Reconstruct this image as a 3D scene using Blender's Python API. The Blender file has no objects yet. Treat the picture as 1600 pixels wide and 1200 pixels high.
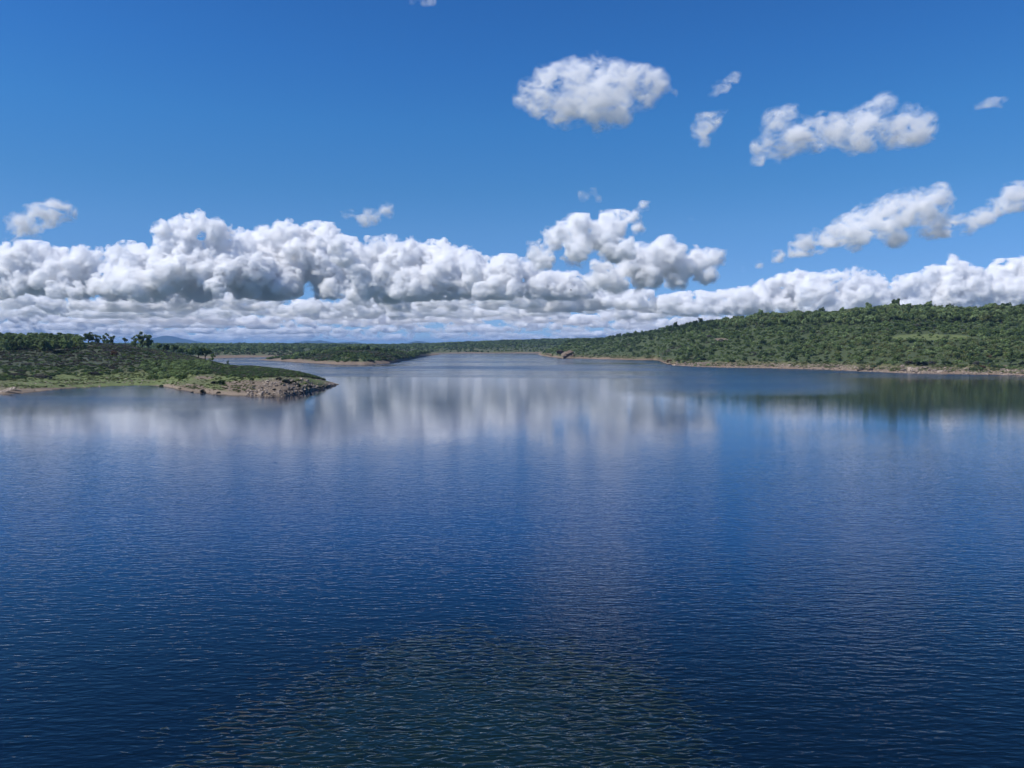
import bpy, math, random
import numpy as np
from mathutils import Vector

scene = bpy.context.scene
R = math.radians

# ------------------------------------------------------------------ camera
CAM_H = 18.0                     # viewpoint on the dam, metres above the water
F_PX = 1202.0                    # focal length in pixels of a 1600 px wide picture
PITCH = math.atan(60.0 / F_PX)   # looking slightly down
cam_data = bpy.data.cameras.new("camera")
cam = bpy.data.objects.new("camera", cam_data)
scene.collection.objects.link(cam)
scene.camera = cam
cam.location = (0, 0, CAM_H)
cam.rotation_euler = (math.pi / 2 - PITCH, 0, 0)
cam_data.sensor_width = 36.0
cam_data.lens = 36.0 * F_PX / 1600.0
cam_data.clip_start = 0.5
cam_data.clip_end = 400000.0

# ------------------------------------------------------------------ sky and sun
SUN_EL, SUN_AZ = 52.0, -112.0    # azimuth measured from the viewing direction (+Y) towards +X
world = bpy.data.worlds.new("World")
scene.world = world
world.use_nodes = True
wn = world.node_tree
wn.nodes.clear()
w_out = wn.nodes.new("ShaderNodeOutputWorld")
w_bg = wn.nodes.new("ShaderNodeBackground")
w_sky = wn.nodes.new("ShaderNodeTexSky")
w_sky.sky_type = 'NISHITA'
w_sky.sun_disc = False
w_sky.sun_elevation = R(SUN_EL)
w_sky.sun_rotation = R(SUN_AZ)
w_sky.altitude = 500
w_sky.air_density = 1.0
w_sky.dust_density = 0.0
w_sky.ozone_density = 3.0
# the clear deep blue of this sky: the Nishita sky times a tint that depends on height above the horizon only
w_geo = wn.nodes.new("ShaderNodeTexCoord")
w_sep = wn.nodes.new("ShaderNodeSeparateXYZ")
w_ramp = wn.nodes.new("ShaderNodeValToRGB")
w_mul = wn.nodes.new("ShaderNodeMix")
w_mul.data_type = 'RGBA'
w_mul.blend_type = 'MULTIPLY'
w_mul.inputs[0].default_value = 1.0
SKY_TINT = [(0.0, (0.40, 0.62, 1.16)), (0.0331, (0.355, 0.572, 1.064)), (0.0986, (0.356, 0.589, 0.96)), (0.1467, (0.357, 0.640, 0.961)),
            (0.1935, (0.309, 0.655, 0.966)), (0.2681, (0.271, 0.700, 1.073)), (0.3376, (0.235, 0.670, 1.12)), (0.45, (0.20, 0.61, 1.10)), (1.0, (0.2, 0.56, 1.05))]
while len(w_ramp.color_ramp.elements) < len(SKY_TINT):
    w_ramp.color_ramp.elements.new(0.5)
for e, (p, c) in zip(w_ramp.color_ramp.elements, SKY_TINT):
    e.position = p
for e, (p, c) in zip(w_ramp.color_ramp.elements, SKY_TINT):
    e.color = (*c, 1)
wn.links.new(w_geo.outputs["Generated"], w_sep.inputs[0])
wn.links.new(w_sep.outputs[2], w_ramp.inputs[0])
wn.links.new(w_sky.outputs[0], w_mul.inputs[6])
wn.links.new(w_ramp.outputs[0], w_mul.inputs[7])
wn.links.new(w_mul.outputs[2], w_bg.inputs[0])
wn.links.new(w_bg.outputs[0], w_out.inputs[0])
w_bg.inputs[1].default_value = 0.11

sun_data = bpy.data.lights.new("sun", 'SUN')
sun_data.energy = 5.0
sun_data.angle = R(0.53)
sun_data.color = (1.0, 0.965, 0.91)
sun = bpy.data.objects.new("sun", sun_data)
scene.collection.objects.link(sun)
sd = Vector((math.sin(R(SUN_AZ)) * math.cos(R(SUN_EL)), math.cos(R(SUN_AZ)) * math.cos(R(SUN_EL)), math.sin(R(SUN_EL))))
sun.rotation_euler = sd.to_track_quat('Z', 'Y').to_euler()

vs = scene.view_settings
vs.view_transform = 'Standard'
vs.look = 'None'
vs.exposure = 0.0
vs.gamma = 1.0
scene.render.engine = 'CYCLES'
cy = scene.cycles
cy.use_denoising = True
cy.use_adaptive_sampling = True
cy.adaptive_threshold = 0.03
cy.max_bounces = 24
cy.diffuse_bounces = 2
cy.glossy_bounces = 3
cy.transmission_bounces = 2
cy.transparent_max_bounces = 8
cy.volume_bounces = 16
cy.caustics_reflective = False
cy.caustics_refractive = False
cy.sample_clamp_indirect = 4.0
cy.sample_clamp_direct = 6.0

# ------------------------------------------------------------------ helpers
def direction(px, py):
    """Direction through a point of the 1600x1200 photograph, scaled so that its forward (Y) part is 1."""
    x = (px - 800.0) / F_PX
    z = -(py - 600.0) / F_PX
    dy = math.cos(PITCH) + z * math.sin(PITCH)
    dz = -math.sin(PITCH) + z * math.cos(PITCH)
    return x / dy, dz / dy

def link(o, parent=None):
    scene.collection.objects.link(o)
    if parent:
        o.parent = parent
    return o

def mesh_from(name, verts, faces, smooth=True):
    """verts (n,3) array, faces (m,k) array of one face size."""
    me = bpy.data.meshes.new(name)
    verts = np.asarray(verts, np.float32)
    faces = np.asarray(faces, np.int32)
    k = faces.shape[1]
    me.vertices.add(len(verts))
    me.vertices.foreach_set("co", verts.ravel())
    me.loops.add(faces.size)
    me.loops.foreach_set("vertex_index", faces.ravel())
    me.polygons.add(len(faces))
    me.polygons.foreach_set("loop_start", np.arange(0, faces.size, k, dtype=np.int32))
    if smooth:
        me.polygons.foreach_set("use_smooth", np.ones(len(faces), bool))
    me.update(calc_edges=True)
    return me

def tag(o, label, category=None, group=None, kind=None):
    if label: o["label"] = label
    if category: o["category"] = category
    if group: o["group"] = group
    if kind: o["kind"] = kind
    return o

def nodes_of(mat):
    mat.use_nodes = True
    nt = mat.node_tree
    nt.nodes.clear()
    return nt, nt.nodes, nt.links

# ------------------------------------------------------------------ terrain
def vnoise(x, y, cell, seed):
    """Smooth 2D value noise in world metres, about -1..1."""
    x = np.asarray(x, float) / cell + 1000.0
    y = np.asarray(y, float) / cell + 1000.0
    i, j = np.floor(x).astype(np.int64), np.floor(y).astype(np.int64)
    u, v = x - i, y - j
    u, v = u * u * (3 - 2 * u), v * v * (3 - 2 * v)
    def h(a, b):
        n = (a * 73856093) ^ (b * 19349663) ^ (seed * 83492791)
        n = (n ^ (n >> 13)) * 1274126177
        return ((n ^ (n >> 16)) & 0xffff) / 32767.5 - 1
    return (h(i, j) * (1 - u) + h(i + 1, j) * u) * (1 - v) + (h(i, j + 1) * (1 - u) + h(i + 1, j + 1) * u) * v

def fbm(x, y, cell, seed, octaves=4):
    a, s = 0.0, 1.0
    for k in range(octaves):
        a = a + s * vnoise(x, y, cell / 2 ** k, seed + k)
        s *= 0.5
    return a

def shore_dist(py):
    _, dz = direction(0, py)
    return -CAM_H / dz

class Land:
    """A land mass swept over columns (azimuths given by the pixel column that looks along them);
    each column: px, shoreline row, then (distance, height) down to its far shore."""
    G = 1.6
    def __init__(self, cols, nt=90, rough=0.35, seed=5, smooth=5.0):
        self.nt, self.rough, self.seed = nt, rough, seed
        self.T = np.linspace(0, 1, nt)
        self.px = np.array([c[0] for c in cols], float)
        self.y0 = np.array([c[1] if c[1] > 620.01 else shore_dist(c[1]) for c in cols])
        self.y1 = np.array([c[2][-1][0] for c in cols])
        H = []
        for c, a, b in zip(cols, self.y0, self.y1):
            ys = [a - 14, a] + [p[0] for p in c[2]]
            hs = [-1.5, 0.0] + [p[1] for p in c[2]]
            Y = a - 14 + (b - a + 14) * self.T ** self.G
            H.append(np.interp(Y, ys, hs))
        # smooth across the columns so that no edge runs down the slope
        fine = np.arange(self.px[0], self.px[-1] + 1, 2.0)
        y0 = np.interp(fine, self.px, self.y0)
        y1 = np.interp(fine, self.px, self.y1)
        Hs = np.stack([np.interp(fine, self.px, col) for col in np.array(H).T], 1)
        if smooth:
            kx = np.arange(-12, 13) * 2.0
            kw = np.exp(-.5 * (kx / smooth) ** 2)
            kw /= kw.sum()
            def sm(a):
                p = np.concatenate([np.repeat(a[:1], 12), a, np.repeat(a[-1:], 12)])
                return np.convolve(p, kw, 'valid')
            y0, y1 = sm(y0), sm(y1)
            Hs = np.stack([sm(c) for c in Hs.T], 1)
        y0 = y0 * (1 + .006 * fbm(fine, fine * 0, 14, seed + 40, 3))
        self.px, self.y0, self.y1, self.H = fine, y0, y1, Hs
    def bounds(self, px):
        return np.interp(px, self.px, self.y0), np.interp(px, self.px, self.y1)
    def at(self, px, Y):
        px, Y = np.broadcast_arrays(np.asarray(px, float), np.asarray(Y, float))
        a, b = self.bounds(px)
        a = a - 14
        t = np.clip((Y - a) / (b - a), 0, 1) ** (1 / self.G) * (self.nt - 1)
        i = np.clip(np.searchsorted(self.px, px, side='right') - 1, 0, len(self.px) - 2)
        u = np.clip((px - self.px[i]) / (self.px[i + 1] - self.px[i]), 0, 1)
        k = np.clip(t.astype(int), 0, self.nt - 2)
        w = t - k
        h = (self.H[i, k] * (1 - w) + self.H[i, k + 1] * w) * (1 - u) + (self.H[i + 1, k] * (1 - w) + self.H[i + 1, k + 1] * w) * u
        x = (px - 800) / F_PX * Y * 1.0014
        sc = np.clip(Y / 400, 0.8, 4)
        n = fbm(x, Y, 26, self.seed, 5) * self.rough * sc
        h = h + n * np.clip(0.25 + np.abs(h) * 0.25, 0, 1.8)
        return x, h
    def mesh(self, name, dpx, ny, mat, x0=None, x1=None):
        P = np.arange(self.px[0] if x0 is None else x0, (self.px[-1] if x1 is None else x1) + dpx / 2, dpx)
        t = np.linspace(0, 1, ny) ** 1.5
        a, b = self.bounds(P)
        Y = (a - 14)[:, None] + (b - a + 14)[:, None] * t[None, :]
        x, h = self.at(np.repeat(P[:, None], ny, 1), Y)
        V = np.stack([x, Y, h], -1).reshape(-1, 3)
        i, j = np.meshgrid(np.arange(len(P) - 1), np.arange(ny - 1), indexing='ij')
        q = (i * ny + j).ravel()
        F = np.stack([q, q + ny, q + ny + 1, q + 1], 1)
        me = mesh_from(name, V, F)
        me.materials.append(mat)
        return link(bpy.data.objects.new(name, me)), V, np.repeat(P, ny)

HEAD = Land([
 (-420, 640, [(290,3),(400,12),(500,18),(560,18.5),(640,17),(900,-3)]),
 (-120, 626, [(285,3),(330,5),(400,10.5),(470,17),(540,18.7),(640,18),(900,-3)]),
 (0, 618, [(285,.9),(300,1.5),(340,4.1),(400,8.9),(470,15.5),(520,18.6),(600,18.4),(860,-3)]),
 (60, 612.5,[(308,.9),(325,1.6),(352,3.8),(410,9.2),(475,15.6),(530,18.8),(610,18.4),(850,-3)]),
 (100, 607.5, [(330,1.0),(345,2.0),(370,4.0),(420,9.3),(480,15.7),(540,19.0),(620,18.6),(840,-3)]),
 (150, 604.5, [(340,.8),(352,1.6),(375,3.6),(430,10),(490,16.2),(545,19.3),(640,18.6),(830,-3)]),
 (200, 603, [(350,.9),(365,2.0),(390,3.9),(440,9.8),(500,15.4),(560,18.2),(630,17.0),(800,-3)]),
 (250, 603.5, [(348,.9),(365,2.0),(390,3.6),(440,7.9),(500,11.6),(560,14.0),(610,13.5),(760,-3)]),
 (275, 608, [(325,1.2),(345,2.4),(380,4.8),(430,8.4),(500,10.6),(560,12),(620,11),(720,-3)]),
 (300, 613, [(300,.8),(312,1.8),(345,4.2),(380,6.6),(430,8.5),(500,9.3),(560,9.7),(620,8),(690,-3)]),
 (330, 616, [(292,.8),(300,1.7),(330,4.2),(355,5.8),(400,7.3),(450,7.0),(520,6.8),(570,6.0),(650,-3)]),
 (365, 618.5,[(284,.9),(294,1.8),(320,4.2),(345,6.0),(385,7.3),(420,6.4),(470,3.8),(520,-3)]),
 (400, 620, [(277,.9),(285,1.9),(310,4.4),(335,6.3),(370,7.4),(400,6.6),(440,3),(475,-3)]),
 (440, 620, [(274,1.5),(282,2.6),(300,4.5),(325,6.3),(350,7.2),(380,5.2),(415,1.8),(435,-3)]),
 (480, 612, [(302,1.3),(308,2.3),(325,4.2),(345,5.0),(365,4.2),(388,1.2),(400,-3)]),
 (510, 605.5, [(332,.9),(338,1.6),(347,2.1),(356,1.7),(366,.4),(375,-3)]),
 (524, 602, [(352,.5),(355,.7),(358,.5),(362,-.4),(366,-3)]),
 (530, 600, [(364,-.8),(366,-1),(368,-2),(370,-3)]),
], rough=.22, seed=3)
SPIT = Land([
 (396, 562.5, [(975,-1.5),(990,-2),(1000,-3)]),
 (408, 563, [(962,.8),(985,.8),(1010,-3)]),
 (430, 564, [(915,1),(960,2.4),(1050,-3)]),
 (480, 567.2, [(805,1.3),(840,3.4),(900,6.0),(980,6.6),(1080,3),(1160,-3)]),
 (530, 569.8, [(738,2),(780,6.2),(840,9.2),(920,11.4),(1050,9),(1250,-3)]),
 (570, 570.3, [(727,2),(770,6.6),(830,10.0),(920,12.0),(1050,9),(1250,-3)]),
 (610, 568, [(788,2),(830,6.6),(890,9.4),(960,9.6),(1050,6),(1150,-3)]),
 (640, 562.5, [(978,2),(1010,5),(1060,6.5),(1110,5),(1180,-3)]),
 (665, 557, [(1285,1.2),(1330,3.4),(1400,4.4),(1440,3),(1500,-3)]),
 (688, 554.2, [(1540,.5),(1560,1.0),(1590,.6),(1640,-3)]),
 (694, 553.8, [(1580,-1),(1600,-1.5),(1650,-3)]),
], rough=.3, seed=7)
FARP = [(6000,26),(12000,30),(30000,30)]
FAR = Land([
 (-500, 559, [(1160,3),(1300,8),(1600,13),(2200,19)] + FARP),
 (330, 560.2, [(1085,1.6),(1170,4),(1350,9),(1700,14),(2300,18.5)] + FARP),
 (430, 558.0, [(1230,1.8),(1310,5),(1500,10),(1800,14),(2300,18.5)] + FARP),
 (520, 556, [(1400,1.8),(1480,5),(1600,10),(1900,14),(2400,17.5)] + FARP),
 (600, 554.4, [(1550,1.8),(1640,5),(1800,10),(2000,14),(2500,16.5)] + FARP),
 (660, 552.9, [(1720,2.0),(1830,6),(2000,10),(2300,15),(2700,19.5)] + FARP),
 (700, 552.6, [(1760,2.2),(1850,7),(2050,13),(2300,19),(2700,24)] + FARP),
 (800, 552.4, [(1780,2.4),(1870,9),(2050,18),(2300,27),(2700,33)] + FARP),
 (880, 552.4, [(1780,2.4),(1870,10),(2050,20),(2300,30),(2700,38)] + FARP),
 (960, 552.4, [(1780,2.4),(1870,10),(2050,21),(2300,32),(2700,40)] + FARP),
 (1200, 552.4, [(1780,2.4),(1870,10),(2050,20),(2300,30),(2700,36)] + FARP),
 (2100, 552.4, [(1780,2.4),(1870,10),(2050,20),(2300,30),(2700,36)] + FARP),
], rough=.35, seed=9)
def rcol(px, sh, ridge_y, ridge_h, bank=2.6, p=0.92):
    y0 = shore_dist(sh)
    ridge_h -= 3.6 * min(1, max(0, (ridge_h - 38) / 10))
    L = ridge_y - y0
    pr = [(y0 + L * .035, bank * .55), (y0 + L * .07, bank)]
    for f in (.14, .25, .4, .55, .7, .82, .92):
        pr.append((y0 + L * f, bank + (ridge_h - bank) * ((f - .07) / .93) ** p))
    return (px, sh, pr + [(ridge_y, ridge_h), (ridge_y + 120, ridge_h * .985), (ridge_y + 500, ridge_h * .7), (ridge_y + 1100, -3)])
HILL = Land([
 (838, 554.3, [(1550,-1.5),(1600,-2),(1700,-3)]),
 (846, 555.5, [(1420,1.6),(1460,3.2),(1600,3),(1750,-3)]),
 (858, 557.8, [(1240,4),(1270,7.4),(1330,8),(1500,10),(1700,12),(2100,-3)]),
 (880, 559.3, [(1135,5),(1160,9),(1210,11),(1400,18),(1560,22),(1900,16),(2400,-3)]),
 rcol(897, 559.8, 1520, 25.5, 3.0, .8),
 rcol(925, 560.6, 1440, 27.5), rcol(960, 562, 1340, 31.5), rcol(1000, 562.6, 1210, 37.5),
 rcol(1028, 562.4, 1130, 40.5), rcol(1036, 567.4, 1100, 41.5), rcol(1048, 570.4, 1070, 43), rcol(1069, 572.3, 1020, 44.5), rcol(1095, 573.4, 990, 47), rcol(1120, 574.3, 970, 48.5),
 rcol(1187, 575.2, 920, 54), rcol(1255, 577, 890, 54.5), rcol(1305, 578, 870, 55), rcol(1342, 580.4, 850, 57), rcol(1400, 582.8, 810, 57.5), rcol(1450, 584.2, 800, 56.5),
 rcol(1510, 585, 790, 53.5), rcol(1550, 585.8, 780, 55), rcol(1600, 586.7, 770, 53.5), rcol(1800, 592, 720, 50), rcol(2200, 604, 650, 48),
], rough=.45, seed=12, smooth=3.5)

def ground_material(name, bank, grass, scrub, bank_h, grass_h, bscale=1.0):
    """Bare bank just above the water, grass over it, dark scrub floor higher up; broken by noise. Plus painted soil and turf patches."""
    m = bpy.data.materials.new(name)
    nt, N, L = nodes_of(m)
    out = N.new("ShaderNodeOutputMaterial")
    b = N.new("ShaderNodeBsdfPrincipled")
    b.inputs["Roughness"].default_value = 0.9
    b.inputs["Specular IOR Level"].default_value = 0.15
    g = N.new("ShaderNodeNewGeometry")
    sp = N.new("ShaderNodeSeparateXYZ")
    L.new(g.outputs["Position"], sp.inputs[0])
    def noise(scale, detail=5, rough=.6):
        n = N.new("ShaderNodeTexNoise")
        n.inputs["Scale"].default_value = scale
        n.inputs["Detail"].default_value = detail
        n.inputs["Roughness"].default_value = rough
        L.new(g.outputs["Position"], n.inputs["Vector"])
        return n.outputs["Fac"]
    def math_(op, a, c, clamp=False):
        n = N.new("ShaderNodeMath")
        n.operation = op
        n.use_clamp = clamp
        for i, v in enumerate((a, c)):
            if isinstance(v, (int, float)): n.inputs[i].default_value = v
            else: L.new(v, n.inputs[i])
        return n.outputs[0]
    def mix(f, a, c):
        n = N.new("ShaderNodeMix")
        n.data_type = 'RGBA'
        if isinstance(f, (int, float)): n.inputs[0].default_value = f
        else: L.new(f, n.inputs[0])
        for i, v in ((6, a), (7, c)):
            if isinstance(v, tuple): n.inputs[i].default_value = (*v, 1)
            else: L.new(v, n.inputs[i])
        return n.outputs[2]
    def tone(c, f, lo=.65, hi=1.4):
        return mix(f, tuple(k * lo for k in c), tuple(min(1, k * hi) for k in c))
    n1, n2, n3 = noise(.09 * bscale), noise(.5 * bscale), noise(2.2 * bscale, 3)
    zz = math_('ADD', sp.outputs[2], math_('ADD', math_('MULTIPLY', math_('SUBTRACT', n2, .5), bank_h * 1.8), math_('MULTIPLY', math_('SUBTRACT', noise(.035 * bscale, 3), .5), bank_h * 3.5)))
    fb = math_('MULTIPLY', math_('SUBTRACT', zz, bank_h), 1.6 / bank_h, True)
    zg = math_('ADD', sp.outputs[2], math_('MULTIPLY', math_('SUBTRACT', n1, .5), grass_h * 1.2))
    fg = math_('MULTIPLY', math_('SUBTRACT', zg, grass_h), 1.2 / grass_h, True)
    stone = mix(math_('GREATER_THAN', n3, .6), tone(bank, n2), tuple(min(1, k * 1.5) for k in bank))
    c = mix(fb, stone, tone(grass, n2))
    c = mix(fg, c, tone(scrub, n2))
    a1 = N.new("ShaderNodeAttribute"); a1.attribute_name = "soil"
    a2 = N.new("ShaderNodeAttribute"); a2.attribute_name = "turf"
    s1 = math_('MULTIPLY', math_('SUBTRACT', math_('ADD', a1.outputs["Fac"], math_('MULTIPLY', math_('SUBTRACT', n2, .5), .9)), .35), 4, True)
    s2 = math_('MULTIPLY', math_('SUBTRACT', math_('ADD', a2.outputs["Fac"], math_('MULTIPLY', math_('SUBTRACT', n2, .5), .9)), .35), 4, True)
    c = mix(s2, c, tone((0.118, 0.145, 0.055), noise(.8, 5, .7), .55, 1.5))
    c = mix(s1, c, tone((0.165, 0.13, 0.095), n3))
    wet = math_('MULTIPLY', math_('SUBTRACT', sp.outputs[2], .12), 7, True)
    c = mix(wet, mix(.6, c, (.03, .028, .026)), c)
    L.new(c, b.inputs["Base Color"])
    bp = N.new("ShaderNodeBump")
    bp.inputs["Strength"].default_value = .7
    bp.inputs["Distance"].default_value = .5
    L.new(n2, bp.inputs["Height"])
    L.new(bp.outputs[0], b.inputs["Normal"])
    L.new(b.outputs[0], out.inputs[0])
    return m

def paint(obj, P, V, soil, turf):
    """soil / turf: ellipses (px, py, rx, ry, amount) around ground points as the photograph shows them."""
    dep = V[:, 1]
    py = 540 - (V[:, 2] - CAM_H) / dep * F_PX
    for nm, lst in (("soil", soil), ("turf", turf)):
        a = np.zeros(len(V), np.float32)
        for (x, y, rx, ry, k) in lst:
            d = ((P - x) / rx) ** 2 + ((py - y) / ry) ** 2
            a = np.maximum(a, k * np.clip(1.5 - d, 0, 1))
        at = obj.data.attributes.new(nm, 'FLOAT', 'POINT')
        at.data.foreach_set("value", a)

head_mat = ground_material("headland_ground", (.21, .165, .12), (.11, .12, .055), (.058, .068, .042), 1.0, 3.9)
hill_mat = ground_material("hillside_ground", (.205, .15, .105), (.125, .12, .06), (.06, .078, .036), 1.3, 3.4, .6)
far_mat = ground_material("far_ground", (.17, .13, .095), (.09, .10, .05), (.05, .065, .032), 2.2, 7.0, .2)
o, V, P = HEAD.mesh("headland_terrain", 2.0, 150, head_mat)
tag(o, "grassy and heathy headland rising from the left edge to a rocky tip", kind="structure")
paint(o, P, V, [(385,604,38,10,1), (300,607,22,7,.75), (345,598,20,4,.5), (430,608,40,14,.9), (320,590,18,3,.6), (20,612,40,4,.8), (170,540,60,6,.35), (90,607,60,1.5,.7)],
      [(150,595,120,11,1), (250,592,50,8,1), (60,602,60,6,.8), (345,603,34,7,.55), (370,592,50,5,.7), (500,592,18,5,.8), (230,586,90,4,.6)])
o, V, P = SPIT.mesh("spit_terrain", 1.5, 90, far_mat)
tag(o, "low wooded spit of land in the middle distance", kind="structure")
o, V, P = FAR.mesh("far_terrain", 5.0, 110, far_mat)
tag(o, "far wooded shore and plain beyond the lake", kind="structure")
o, V, P = HILL.mesh("hillside_terrain", 2.5, 130, hill_mat)
tag(o, "scrub covered hillside rising along the right shore", kind="structure")
paint(o, P, V, [(1090,570,30,5,.8),(887,553,12,6,.9),(1125,531,12,3,.8)], [(1450,527,70,5,.8), (1380,545,60,4,.5)])

def simple_mat(name, col, rough=.9):
    m = bpy.data.materials.new(name)
    nt, N, L = nodes_of(m)
    out = N.new("ShaderNodeOutputMaterial")
    b = N.new("ShaderNodeBsdfPrincipled")
    n = N.new("ShaderNodeTexNoise"); n.inputs["Scale"].default_value = .002; n.inputs["Detail"].default_value = 8
    g = N.new("ShaderNodeNewGeometry"); L.new(g.outputs["Position"], n.inputs["Vector"])
    r = N.new("ShaderNodeValToRGB")
    r.color_ramp.elements[0].color = (*[c * .7 for c in col], 1); r.color_ramp.elements[0].position = .35
    r.color_ramp.elements[1].color = (*[c * 1.3 for c in col], 1); r.color_ramp.elements[1].position = .65
    L.new(n.outputs["Fac"], r.inputs[0]); L.new(r.outputs[0], b.inputs["Base Color"])
    b.inputs["Roughness"].default_value = rough
    b.inputs["Specular IOR Level"].default_value = .1
    L.new(b.outputs[0], out.inputs[0])
    return m

# one sheet under everything, out to the horizon
gr = 39500
k = 24
ang = np.linspace(0, 2 * math.pi, 97)[:-1]
rad = np.concatenate([[1], np.geomspace(200, gr, k)])
V = np.stack([np.outer(rad, np.cos(ang)), np.outer(rad, np.sin(ang)), np.full((k + 1, 96), -4.0)], -1).reshape(-1, 3)
i, j = np.meshgrid(np.arange(k), np.arange(96), indexing='ij')
F = np.stack([i * 96 + j, (i + 1) * 96 + j, (i + 1) * 96 + (j + 1) % 96, i * 96 + (j + 1) % 96], -1).reshape(-1, 4)
me = mesh_from("ground", V, F)
me.materials.append(simple_mat("plain_ground", (.30, .28, .25)))  # unseen plain, lightened in colour to throw more light onto the cloud bases
tag(link(bpy.data.objects.new("ground", me)), "plain and lake bed under and beyond everything", kind="structure")

# hazy mountains far behind
def mountain(name, D, prof, dep, label, seed):
    xs = np.array([p[0] for p in prof], float)
    ys = np.array([p[1] for p in prof], float)
    P = np.linspace(xs[0], xs[-1], 120)
    h = CAM_H + (540 - np.interp(P, xs, ys)) / F_PX * D
    v = np.linspace(-1, 1, 31)
    X = (P - 800) / F_PX * D
    XX, VV = np.meshgrid(X, v, indexing='ij')
    YY = D + VV * dep
    HH = 15 + (h[:, None] - 15) * np.clip(1 - np.abs(VV) ** 1.2, 0, 1) * (1 + .06 * fbm(XX, YY, 500, seed)) + fbm(XX, YY, 700, seed + 5) * 8 * (1 - VV ** 2)
    V = np.stack([XX, YY, HH], -1).reshape(-1, 3)
    i, j = np.meshgrid(np.arange(119), np.arange(30), indexing='ij')
    q = (i * 31 + j).ravel()
    me = mesh_from(name, V, np.stack([q, q + 31, q + 32, q + 1], 1))
    me.materials.append(mountain_mat)
    tag(link(bpy.data.objects.new(name, me)), label, kind="structure")
mountain_mat = simple_mat("mountain_woods", (.02, .035, .035))
mountain("mountain", 15000, [(215,541),(232,537),(240,534),(248,529.5),(256,525.6),(262,524.6),(270,525.6),(282,528.5),(293,531.5),(305,535),(330,539),(345,541)], 1500, "blue conical peak on the horizon behind the left headland", 61)
mountain("mountain", 15500, [(440,541),(462,537),(472,533.6),(480,532.4),(490,533),(500,531.8),(512,533.5),(525,536),(540,534.6),(552,533.8),(562,535),(575,538),(590,541)], 1500, "low blue double ridge on the horizon behind the spit", 62)
mountain("mountain", 15200, [(615,541),(630,537.5),(642,534.6),(652,533),(660,533.2),(672,535),(690,536.6),(720,538),(760,541)], 1500, "low blue rounded hill on the horizon right of the spit", 63)

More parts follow.
